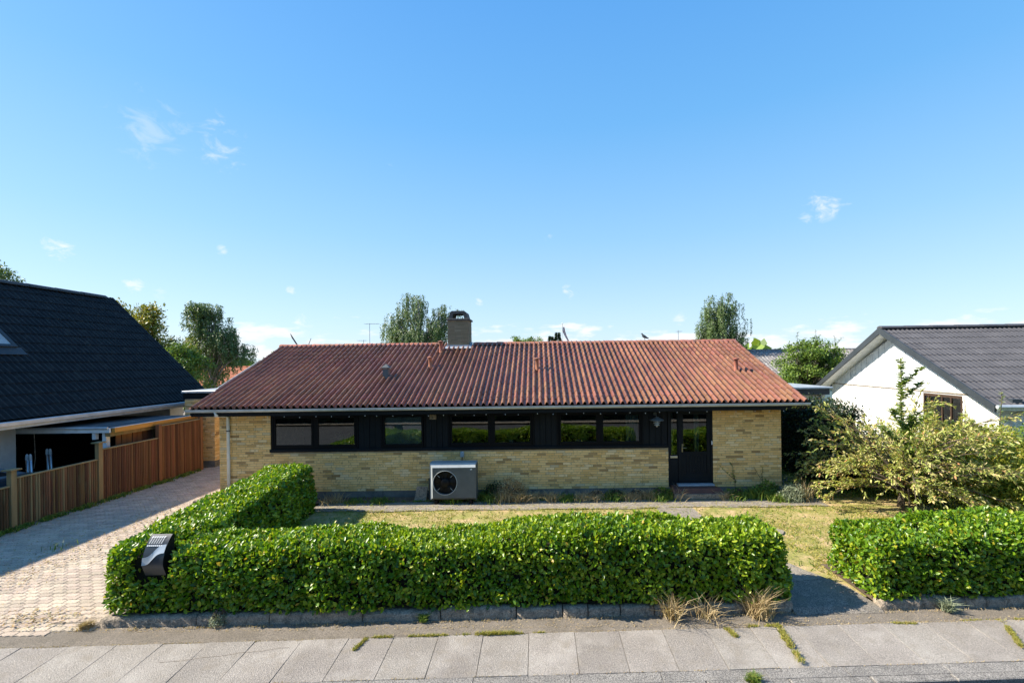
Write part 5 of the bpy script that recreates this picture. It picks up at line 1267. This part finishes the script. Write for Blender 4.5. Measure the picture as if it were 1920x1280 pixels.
# shrubs along the right boundary
def bush(name, base, r3, label, mat, n, L, seed=0, cat='shrub', low=.0):
    t = thing(name, base, label, cat); d = rand_unit(n); d[:, 2] = np.abs(d[:, 2]) * 1.0 - low; R3 = np.array(r3)
    lump = 1 + .16 * pnoise(d * 3, 2.1, seed) + .10 * pnoise(d * 3, 5.3, seed + 1); rr = (1 - .38 * rng.random(n) ** 1.7) * lump
    P = np.array(base) + d * R3 * rr[:, None]; P = P[P[:, 2] > .02]; n = len(P)
    out_ = unit(P - np.array(base)); D = unit(out_ * .5 + rand_unit(n)); V, F = leaf_geo(P, D, unit(rand_unit(n) * .8 + out_ * .4 + [0, 0, .5]), L * (.6 + .8 * rng.random(n)), .48, simple=True)
    o = arr_obj('foliage', V, F, mat, t); o['kind'] = 'stuff'
    b = MB(); r = random.Random(seed)
    for i in range(14):
        a = r.uniform(0, 6.28); e = Vector((math.cos(a) * R3[0] * .75, math.sin(a) * R3[1] * .75, R3[2] * r.uniform(.4, .85))); p = Vector(base); b.tube([p, p + e * .5 + Vector((0, 0, .15)), p + e], [.03, .02, .005], 4, False)
    b.build('branches', m_bark, t); return t
bush('yellow_green_shrub', (11.2, 12.2, 0), (1.7, 1.1, 1.75), 'dense yellow-green shrub right of the pale shrub', m_shrub, 26000, .075, 1)
bush('yellow_green_shrub', (12.9, 13.3, 0), (1.6, 1.2, 1.85), 'yellow-green shrub below the window of the white house', m_shrub, 20000, .075, 2)
bush('yellow_green_shrub', (12.6, 11.4, 0), (1.5, 1.2, 1.5), 'bright yellow-green shrub at the right edge behind the short hedge', m_shrub, 22000, .07, 3)
bush('green_shrub', (14.3, 12.9, 0), (1.5, 1.0, 1.85), 'fresh green shrub before the right corner of the white house', m_greenleaf, 17000, .065, 4)
bush('red_flowering_shrub', (12.35, 14.6, 0), (.5, .4, 2.15), 'narrow shrub with a reddish tip under the brown window', m_shrub, 4000, .07, 5)
bush('yellow_green_shrub', (10.4, 13.6, 0), (1.5, .8, 1.75), 'pale green shrub behind the arching shrub, next to the tall dark hedge', m_cherry, 9000, .08, 8)
# ------------------------------------------------------------------ trees
tree('weeping_tree', (-9.1, 36, 0), [(0, 0, 6.2, 2.5, 2, 1.5, 3), (-.5, 0, 8.6, 1.2, 1.2, 1.3, 1.3), (1.7, 0, 7.5, 1.5, 1.2, 1.0, 1.2), (-1.8, 0, 7.0, 1.1, 1, 1.2, 1)],
     'weeping silver-green tree behind the roof left of the chimney', 'tree', m_birchleaf, m_birch, 9, nclus=130, per=230, cr=.55, hang=1.7, leaf=.15, droop=1.6, wr=.34, trunk_r=.2)
tree('birch_tree', (15.6, 39, 0), [(0, 0, 8.1, 1.6, 1.5, 1.6, 2), (.2, 0, 5.2, 2.0, 1.6, 1.8, 2), (-1.2, 0, 6.6, .8, 1, 1.5, .7), (1.3, 0, 6.9, .8, 1, 1.7, .7)],
     'slender drooping birch with white trunk behind the right end of the roof', 'tree', m_birchleaf, m_birch, 10, nclus=125, per=210, cr=.5, hang=1.5, leaf=.15, droop=1.6, wr=.36, trunk_r=.17)
tree('birch_tree', (-21.9, 31, 0), [(-.5, 0, 7.3, 1.1, 1, 1.2, 1.6), (.4, 0, 5.8, 1.9, 1.3, 1.6, 2.6), (1.7, 0, 5.0, 1.3, 1, 1.1, 1.2), (-.4, 0, 3.8, 1.4, 1, 1.2, 1)],
     'airy birch with drooping twigs between the black roof and the red roof', 'tree', m_birchleaf, m_birch, 9, nclus=150, per=170, cr=.5, hang=.9, leaf=.14, droop=1.2, wr=.4, trunk_r=.14)
tree('garden_tree', (-22.6, 27, 0), [(-.6, 0, 6.2, 1.5, 1.2, 1.1, 1.2), (.4, 0, 4.4, 2.2, 1.6, 1.5, 3), (-2.6, 0, 6.4, 1.3, 1, 1.2, 1)],
     'yellowish green broadleaf tree beside the verge of the black roof', 'tree', m_oliveleaf, m_bark, 7.2, nclus=150, per=170, cr=.6, leaf=.16, trunk_r=.17)
tree('garden_tree', (-20.3, 26, 0), [(0, 0, 3.6, 1.6, 1.3, 1.5, 3), (.3, 0, 2.2, 1.5, 1.2, 1.2, 2)],
     'low dark green tree in the gap below the birch', 'tree', m_greenleaf, m_bark, 4.6, nclus=80, per=110, cr=.5, leaf=.14, trunk_r=.12)
tree('garden_tree', (-35.6, 30, 0), [(0, 0, 8.8, 2.0, 2, 2.0, 3)], 'tree crown peeping over the ridge of the black roof at the far left', 'tree', m_birchleaf, m_bark, 10.8, nclus=80, per=110, cr=.6, leaf=.18, trunk_r=.2)
tree('round_tree', (14.6, 25, 0), [(0, 0, 3.0, 1.7, 1.4, 1.3, 3), (.2, 0, 4.1, 1.2, 1.1, .7, 1.3), (-1, 0, 2.4, 1.0, 1, 1.0, 1), (1.5, 0, 3.4, .8, .8, .9, 1)],
     'round bright green tree between the red roof and the white gable', 'tree', m_greenleaf, m_bark, 4.9, nclus=150, per=120, cr=.42, leaf=.12, trunk_r=.13)
for k_, (x, z1) in enumerate(((13.9, 5.15), (14.9, 5.25), (15.9, 4.9))):
    shoot(x, 24.6, 4.0, z1 + .05, ('left', 'middle', 'right')[k_] + ' one of the three thin shoots sticking out of the round green tree', m_greenleaf, 40 + k_, n=90, lean=0, side=2, L=.10)
tree('garden_tree', (-.5, 46, 0), [(0, 0, 5.6, 1.1, .9, .9, 2), (-1.3, 0, 5.9, .5, .5, .4, .8)], 'small sparse tree top over the middle of the roof ridge', 'tree', m_greenleaf, m_bark, 6.8, nclus=28, per=90, cr=.42, leaf=.16, trunk_r=.1)
# conifer
ct = thing('conifer', (1.7, 44, 0), 'small pointed dark conifer tops beside the flagpole', 'tree')
V = []; F = []; k = 0
for (cx, top, rb_) in ((1.35, 6.2, .8), (2.0, 6.55, .7)):
    n = 1500; u_ = rng.random(n); z = top - u_ * 4; rr_ = u_ * rb_ * 1.6 * (.75 + .3 * np.sin(z * 9)); a_ = rng.random(n) * 6.28
    P = np.stack([cx + np.cos(a_) * rr_ * rng.random(n) ** .4, 44 + np.sin(a_) * rr_, z], 1); D = unit(np.stack([np.cos(a_), np.sin(a_), -np.full(n, .15)], 1)); v, f = leaf_geo(P, D, rand_unit(n), np.full(n, .3), .4, simple=True); V.append(v); F.append(f + k); k += len(v)
arr_obj('foliage', np.vstack(V), np.vstack(F), m_conifer, ct)['kind'] = 'stuff'
b = MB(); b.tube([(1.35, 44, 0), (1.35, 44, 6)], [.12, .02], 6); b.tube([(2.0, 44, 0), (2.0, 44, 6.3)], [.12, .02], 6); b.build('trunk', m_bark, ct)
# far tree belt all round the horizon
n = 26000; th_ = rng.random(n) * 6.283; d_ = 130 + 60 * rng.random(n); h0 = 3.6 + 1.8 * np.sin(th_ * 23) * np.sin(th_ * 9 + 1) + 1.6 * np.sin(th_ * 61)
P = np.stack([np.sin(th_) * d_, np.cos(th_) * d_, rng.random(n) ** .6 * np.maximum(h0, 1.5) * 1.15], 1); V, F = leaf_geo(P, rand_unit(n), rand_unit(n), np.full(n, 3.0), .8, simple=True)
far = arr_obj('distant_trees', V, F, m_greenleaf); tag(far, 'distant belt of green trees along the horizon', 'trees', kind='stuff')
tree('garden_tree', (-33, 62, 0), [(0, 0, 4.0, 3.0, 2, 1.6, 3)], 'far rounded green tree above the orange roof, right of the birch', 'tree', m_greenleaf, m_bark, 6, nclus=60, per=90, cr=.9, leaf=.3, trunk_r=.2)
# twigs over the left ridge end
tw_ = thing('bare_twigs', (-9.1, 19.5, 0), 'two bare twig tips poking over the left end of the ridge', 'shrub')
a = MB(); a.tube([(-9.5, 19.5, 2), (-10.0, 19.5, 4.4), (-10.35, 19.5, 4.95), (-10.42, 19.5, 5.1)], [.03, .03, .03, .01], 5); a.tube([(-9.5, 19.5, 2), (-9.75, 19.5, 4.4), (-9.55, 19.5, 4.9)], [.02, .02, .01], 5); a.build('twig', m_bark, tw_)
# ------------------------------------------------------------------ grass and weeds
def blades(name, P, L, mat, label=None, cat='grass', wd=.010, lean=.5, parent=None, curl=.5, kind='stuff'):
    n = len(P); a_ = rng.random(n) * 6.283; l_ = rng.random(n) * lean; D = np.stack([np.cos(a_) * l_, np.sin(a_) * l_, np.ones(n)], 1); D = unit(D); L = np.asarray(L).reshape(-1, 1)
    S_ = unit(np.cross(D, rand_unit(n))) * wd; mid = P + D * L * .55; tip = P + D * L + np.stack([np.cos(a_), np.sin(a_), -np.full(n, .5)], 1) * L * curl * .5
    V = np.stack([P - S_, P + S_, mid + S_ * .7, mid - S_ * .7, tip], 1).reshape(-1, 3); b_ = (np.arange(n) * 5)[:, None]
    F = np.concatenate([b_ + [[0, 1, 2, 3]], b_ + [[3, 2, 4, 4]]], 1).reshape(-1, 4)
    q = F[0::2]; t3 = F[1::2][:, :3]
    me = bpy.data.meshes.new(name); me.from_pydata(V.tolist(), [], q.tolist() + t3.tolist()); me.materials.append(mat); o = link(bpy.data.objects.new(name, me), parent)
    if kind: o['kind'] = kind
    if label: tag(o, label, cat)
    return o
n = 90000; P = np.stack([rng.uniform(-5.6, 13.5, n), 7.9 + rng.random(n) ** 1.1 * 3.85, np.full(n, .012)], 1)
keep = ~((P[:, 0] > 2.9) & (P[:, 0] < 5.0) & (P[:, 0] < 3.95 + np.clip(10.2 - P[:, 1], 0, 3) * .42) & (P[:, 0] > 2.95 + np.clip(9.2 - P[:, 1], 0, 2) * .5)); keep &= ~(((P[:, 0] - 5.0) / .36) ** 2 + ((P[:, 1] - 10.02) / .24) ** 2 < 1)
pn = pnoise(P, 1.9, 2.0) + .6 * pnoise(P, 5, 1.1); keep &= (pn > -.75 + (P[:, 0] > 6.5) * .5)
P = P[keep]; blades('lawn_grass', P, .03 + .045 * rng.random(len(P)) ** 2, m_blade, 'short dry yellow-green lawn grass between hedge and path', wd=.007, lean=1.2)
n = 16000; P = np.stack([rng.uniform(6.9, 9.6, n), rng.uniform(12.4, 20, n), np.full(n, .03)], 1); blades('side_lawn_grass', P, .05 + .04 * rng.random(n), m_weed, 'shaded green grass between the bungalow end wall and the tall hedge', wd=.008)
# weeds in the paving joints and along edges (each strip counts as ground cover)
def strip(x0, y0, x1, y1, n, w_, hgt, mat, label, name='joint_grass', wd=.004, z=-.03):
    u_ = rng.random(n); s0_ = u_ * math.hypot(x1 - x0, y1 - y0) + x0; gap_ = np.sin(s0_ * 7.3) + .7 * np.sin(s0_ * 17.1 + 1) + .5 * np.sin(s0_ * 41) + rng.normal(size=n) * .35; u_ = u_[gap_ > -.35]; n = len(u_); w_ = w_ * (1 + .35 * np.sin(u_ * 23)); P = np.stack([x0 + (x1 - x0) * u_ + rng.normal(size=n) * w_, y0 + (y1 - y0) * u_ + rng.normal(size=n) * w_ * .55, np.full(n, z)], 1)
    blades(name, P, hgt * (.4 + .9 * rng.random(n)), mat, label, wd=wd, lean=.9)
hi = lambda x: 6.50 + .028 * x; lo = lambda x: 5.68 + .025 * x
strip(-2.35, hi(-2.35), .05, hi(.05), 2600, .012, .045, m_blade, 'yellowish grass growing along the joint behind the slabs, middle of the pavement')
strip(-.9, hi(-.9), -.35, hi(-.35), 1400, .016, .06, m_blade, 'thicker green tuft in the joint behind the slabs')
strip(-2.42, hi(-2.4) - .02, -2.50, 6.16, 500, .014, .04, m_blade, 'short grass in the slab joint left of the middle')
strip(3.0, hi(3.0), 3.42, hi(3.42), 1300, .018, .05, m_blade, 'dry grass edge behind the slabs, left of the long grassy joint')
strip(3.40, hi(3.4), 3.28, lo(3.28) + .01, 2600, .022, .05, m_blade, 'long grassy slab joint running across the pavement on the right')
strip(2.65, hi(2.6) - .03, 2.70, hi(2.6) - .22, 500, .018, .045, m_blade, 'short tuft in a slab joint left of the long grassy joint')
strip(6.7, hi(6.7), 6.2, lo(6.2) + .02, 2200, .016, .04, m_blade, 'grassy slab joint near the right edge of the pavement')
strip(7.6, hi(7.6), 7.05, lo(7.05) + .1, 1500, .014, .035, m_blade, 'rightmost grassy slab joint')
strip(4.95, hi(5), 5.4, hi(5.4) - .04, 500, .018, .04, m_blade, 'dry grass wisps behind the slabs opposite the short hedge')
strip(6.1, hi(6.1), 9.0, hi(9.0), 1500, .012, .035, m_blade, 'thin dry grass line behind the slabs at the far right')
strip(-6.8, KY(-6.8) - .07, 4.0, KY(4.0) - .05, 1500, .03, .03, m_strawdry, 'straw litter along the foot of the long kerb', 'straw_litter', z=-.005)
strip(5.1, KY(5) - .06, 10, KY(10) - .06, 800, .04, .03, m_strawdry, 'straw litter along the foot of the short kerb', 'straw_litter', z=-.005)
strip(-12.25, 6.9, -12.25, 16.6, 5200, .07, .11, m_weed, 'green weeds along the foot of the wooden fence', 'fence_weeds', wd=.014, z=.01)
def tuft(x, y, z, n, h_, mat, label, wd=.004, lean=.7, r_=.03, curl=.8, name='grass_tuft'):
    P = np.array([x, y, z]) + rng.normal(size=(n, 3)) * [r_, r_, 0]; blades(name, P, h_ * (.45 + .7 * rng.random(n)), mat, label, 'grass', wd, lean, None, curl, None)
tuft(-6.62, 6.72, 0, 420, .13, m_strawdry, 'brownish grass tuft at the driveway end of the long kerb')
tuft(2.55, 5.52, -.06, 500, .11, m_weed, 'bright green grass tuft on the aggregate strip near the road', wd=.005)
tuft(1.95, 6.80, .0, 120, .52, m_strawdry, 'arching dry grass stalks before the hedge, left of the others', wd=.006, lean=1.1, curl=.5, r_=.07)
tuft(2.45, 6.81, .0, 90, .45, m_strawdry, 'sparse dry grass stalks before the hedge, between two clumps', wd=.005, lean=1.2, curl=.4, r_=.09)
tuft(3.25, 6.83, .0, 260, .50, m_strawdry, 'bushy pale dry grass clump near the end of the long hedge', wd=.006, lean=.9, curl=.4, r_=.08)
tuft(-1.72, 6.80, .0, 160, .15, m_weed, 'dark green weed tuft against the kerb left of the middle', wd=.005)
tuft(6.10, 6.90, .0, 160, .26, m_heather, 'spiky grey-green grass tuft by the short kerb', wd=.006, lean=.9)
tuft(7.85, 5.62, -.05, 90, .14, m_strawdry, 'dry weed on the road kerb at the lower right', wd=.005)
tuft(-10.05, 9.6, .02, 16, .22, m_weed, 'pair of thin weeds in the middle of the driveway', wd=.008, r_=.12, lean=.2)
bush('grey_herb', (-4.72, 6.78, 0), (.13, .11, .17), 'small silvery herb cushion by the kerb left of the middle', m_heather, 1500, .022, 12, 'plant')
# plants along the house wall
tuft(-.95, 12.5, .05, 900, .38, m_strawdry, 'brown dried bush right of the heat pump', wd=.005, lean=.8, r_=.12, curl=.3)
tuft(-1.25, 12.62, .05, 900, .34, m_darkstraw if 'm_darkstraw' in globals() else m_weed, 'dark green weeds behind the dried bush', wd=.008, lean=.9, r_=.16)
tuft(-.15, 12.5, .05, 420, .30, m_strawdry, 'arching dried grass below the wide middle window', wd=.005, lean=.9, r_=.10)
for k_, (x, n, h_, mt, lb_) in enumerate(((.75, 260, .2, m_weed, 'low green weeds below the fern window'), (1.5, 300, .26, m_strawdry, 'low dry weeds against the plinth, left one'), (2.05, 380, .26, m_weed, 'green and dry weeds against the plinth, centre of the wall'),
                             (2.6, 260, .24, m_strawdry, 'straw-coloured weeds close to the doorstep'), (3.3, 700, .22, m_weed, 'bright green weeds just left of the doorstep'), (3.75, 90, .42, m_strawdry, 'long arching straw stalks in front of the doorstep'),
                             (5.3, 600, .22, m_weed, 'bright green weeds just right of the doorstep'), (5.85, 300, .34, m_weed, 'taller weeds against the brick right of the door'), (-4.3, 260, .14, m_weed, 'low weeds along the path near the leaning slab'), (-5.0, 200, .12, m_weed, 'low weeds along the plinth by the L-shaped hedge'),
                             (-2.3, 300, .22, m_weed, 'weeds growing at the foot of the heat pump'), (-5.55, 120, .34, m_strawdry, 'dry twigs at the far end of the L-shaped hedge'))):
    tuft(x, 12.48, .05, n, h_, mt, lb_, wd=.009 if mt is m_weed else .005, lean=.95, r_=.13, curl=.4)
tuft(6.75, 12.25, .04, 700, .42, m_heather, 'grey-green lavender bush at the right corner of the bungalow', wd=.005, lean=.8, r_=.12, curl=.1)
tuft(6.95, 12.2, .04, 160, .58, m_strawdry, 'pale lavender stalks over the corner bush', wd=.005, lean=.8, r_=.10, curl=.1)
tuft(6.3, 12.3, .04, 500, .28, m_weed, 'green weeds left of the lavender', wd=.009, lean=.9, r_=.12, curl=.3)
shoot(5.42, 12.66, .2, .95, 'single climbing weed stem on the bricks right of the door', m_greenleaf, 61, n=60, lean=-.12, side=1, L=.06, r0=.008)
shoot(6.15, 12.66, .2, .85, 'second thin weed stem on the bricks near the right corner', m_greenleaf, 63, n=40, lean=.0, side=1, L=.05, r0=.008)
# fallen leaves on the driveway, pavement and path
def litter(label, n, fx, mat=m_litter, L=.035):
    P = fx(n); D = unit(rand_unit(n) * [1, 1, .15]); V, F = leaf_geo(P, D, unit(rand_unit(n) * .35 + [0, 0, 1]), L * (.5 + rng.random(n)), .6); o = arr_obj('fallen_leaves', V, F, mat); tag(o, label, 'leaves', kind='stuff')
litter('dry leaves scattered along the shadow edge of the driveway', 900, lambda n: np.stack([-9.55 + rng.normal(size=n) * .35, rng.uniform(7.4, 12.5, n), np.full(n, .022)], 1))
litter('dry leaves at the foot of the fence and far driveway', 1400, lambda n: np.stack([rng.uniform(-12.2, -8.6, n), rng.uniform(7, 17, n), np.full(n, .022)], 1), L=.03)
litter('dry leaves near the driveway end of the kerb', 260, lambda n: np.stack([-7.6 + rng.normal(size=n) * .45, 6.95 + rng.normal(size=n) * .15, np.full(n, .024)], 1))
litter('dead leaves on the bare ground under the right shrubs', 2600, lambda n: np.stack([rng.uniform(7.5, 12.5, n), rng.uniform(9.2, 12.2, n), np.full(n, .035)], 1))
litter('leaves and crumbs along the gravel path', 700, lambda n: np.stack([rng.uniform(-5.6, 7.2, n), 12.1 + rng.normal(size=n) * .2, np.full(n, .058)], 1), m_blade, .03)
# ------------------------------------------------------------------ letterbox in the hedge corner
mbx = thing('letterbox', (-5.7, 7.0, 0), 'curved dark letterbox with a pale wave band and white lettering set into the hedge corner', 'letterbox')
x0, x1 = -5.86, -5.55; yb = 6.98
m_plate = M('letterbox_plate', (.03, .034, .04), rough=.3, spec=.6)
prof = []
for i in range(11):
    t = i / 10; prof.append((yb - .19 * math.cos(math.pi * .5 * abs((t - .28) / .72)) ** .8 if t > .28 else yb - .19 + .06 * (.28 - t) / .28, .70 + .56 * t))
a = MB(); a.prism([(yb + .03, .70)] + prof + [(yb + .04, 1.25)], 'x', x0 + .004, x1 - .004); a.build('body', m_dark, mbx)
def front(t, off=.004):
    k = min(9, int(t * 10)); f_ = t * 10 - k; p, q = prof[k], prof[k + 1]; y = p[0] + (q[0] - p[0]) * f_; z = p[1] + (q[1] - p[1]) * f_; n_ = Vector((0, -(q[1] - p[1]), (q[0] - p[0]))); n_ = Vector((0, -(q[1] - p[1]), q[0] - p[0])).normalized(); return (y + n_.y * off, z + n_.z * off)
a = MB(); vs = []; fs = []
for i in range(11): y, z = front(i / 10.001, .003); vs += [(x0, y, z), (x1, y, z)]
for i in range(10): fs.append((2 * i, 2 * i + 1, 2 * i + 3, 2 * i + 2))
a.add(vs, fs); a.build('front_plate', m_plate, mbx, True)
a = MB(); vs = []; fs = []; nn_ = 16
wave = lambda u_: .40 + .14 * (.5 - .5 * math.cos(math.pi * u_)) * 1.6
for i in range(nn_ + 1):
    u_ = i / nn_; c = .30 + .30 * (1 / (1 + math.exp(-(u_ - .5) * 9))); 
    for tt in (c - .0, c + .19): y, z = front(min(tt, .99), .014); vs.append((x0 + .003 + (x1 - x0 - .006) * u_, y, z))
for i in range(nn_): fs.append((2 * i, 2 * i + 2, 2 * i + 3, 2 * i + 1))
a.add(vs, fs); a.build('wave_band', m_gutter, mbx)
a = MB()
for i in range(6):
    xa = x0 + .035 + i * .036
    for (t0, t1, dx, w_) in ((.80, .95, .012, .008), (.925, .95, .0, .02)):
        y_, z_ = front(t0, .014); y2, z2 = front(t1, .014); a.add([(xa + dx * 0, y_, z_), (xa + w_, y_, z_), (xa + w_ + .014, y2, z2), (xa + .014, y2, z2)], [(0, 1, 2, 3)])
for i in range(8):
    xa = x0 + .02 + i * .029; y_, z_ = front(.745, .014); y2, z2 = front(.775, .014); a.add([(xa, y_, z_), (xa + .021, y_, z_), (xa + .023, y2, z2), (xa + .002, y2, z2)], [(0, 1, 2, 3)])
a.build('lettering', m_white, mbx)
a = MB(); a.tube([(-5.7, 7.03, 0), (-5.7, 7.03, .8)], .03, 8); a.build('post', m_hp, mbx)

mass('reflection_hedge', 'tall clipped hedge across the road, seen only as a dark reflection in the windows', 'hedge', (0, -5, 0), [(-26, 24, -5.6, -4.3, 0, 3.0)], 90, m_darkleaf, .22)  # unseen, added so the panes mirror something dark

strip(-9.2, hi(-9.2), 9.0, hi(9.0), 3200, .02, .022, m_strawdry, 'thin line of dry moss and straw along the joint behind the pavement slabs', 'joint_straw')
strip(-9.2, lo(-9.2), 9.0, lo(9.0), 900, .012, .02, m_strawdry, 'sparse straw along the joint in front of the pavement slabs', 'joint_straw', z=-.06)
litter('crumbs and small leaves blown over the asphalt strip', 1500, lambda n: np.stack([rng.uniform(-9, 9, n), 0 * rng.random(n), np.full(n, -.012)], 1) * [1, 0, 1] + np.stack([np.zeros(n), 6.62 + .2 * rng.random(n) ** 2, np.zeros(n)], 1), m_strawdry, .018)
for k_, (x, n, h_) in enumerate(((.35, 260, .30), (1.15, 220, .28), (2.35, 260, .3), (3.0, 160, .34), (5.0, 180, .3), (-.55, 500, .36))):
    tuft(x, 12.44, .05, n, h_, m_strawdry, ('straw clump below the sill %s' % ('beside the wide middle window', 'under the fern pane', 'between green weeds', 'near the wall lamp', 'right of the doorstep', 'next to the brown dried bush')[k_]), wd=.006, lean=.95, r_=.10, curl=.6)

bush('dry_bush', (-.72, 12.5, .05), (.42, .16, .60), 'large brown dried bush against the bricks right of the heat pump', m_strawdry, 2600, .045, 31)
bush('dry_bush', (-1.2, 12.55, .05), (.30, .14, .48), 'dark scrub between the heat pump and the dried bush', m_darkleaf, 1500, .05, 32)
bush('green_weed', (3.35, 12.52, .05), (.30, .12, .28), 'leafy bright green weed left of the doorstep', m_weed, 900, .06, 33, 'plant')
bush('green_weed', (5.35, 12.5, .05), (.32, .12, .24), 'leafy bright green weed right of the doorstep', m_weed, 900, .06, 34, 'plant')
bush('green_weed', (6.2, 12.5, .05), (.36, .15, .42), 'dark leafy weed on the wall near the right corner', m_greenleaf, 1400, .06, 35, 'plant')
bush('lavender_bush', (6.75, 12.2, .04), (.42, .2, .42), 'grey-green lavender cushion at the right house corner', m_heather, 2200, .05, 36, 'plant')
for k_, x in enumerate((1.55, 2.1, 2.65)):
    bush('dry_weed', (x, 12.5, .05), (.26, .1, .22 + .05 * (k_ == 1)), ('left', 'middle', 'right')[k_] + ' one of three low dry weeds against the plinth below the fern window', m_strawdry if k_ != 1 else m_darkleaf, 700, .04, 41 + k_, 'plant')
strip(-5.6, 11.74, 7.2, 11.74, 3400, .035, .05, m_blade, 'ragged dry grass edge between lawn and gravel path', 'path_edge_grass', wd=.007, z=.03)
strip(-5.6, 12.46, 7.2, 12.46, 2600, .04, .07, m_weed, 'low ragged weeds along the wall side of the gravel path', 'path_edge_weeds', wd=.008, z=.05)
n = 2600; P = np.stack([rng.uniform(-5.4, 9.5, n), rng.uniform(8.1, 11.7, n), np.full(n, .015)], 1); blades('lawn_tufts', P, .06 + .05 * rng.random(n), m_weed, 'scattered coarser green tufts in the dry lawn', wd=.011, lean=1.3)
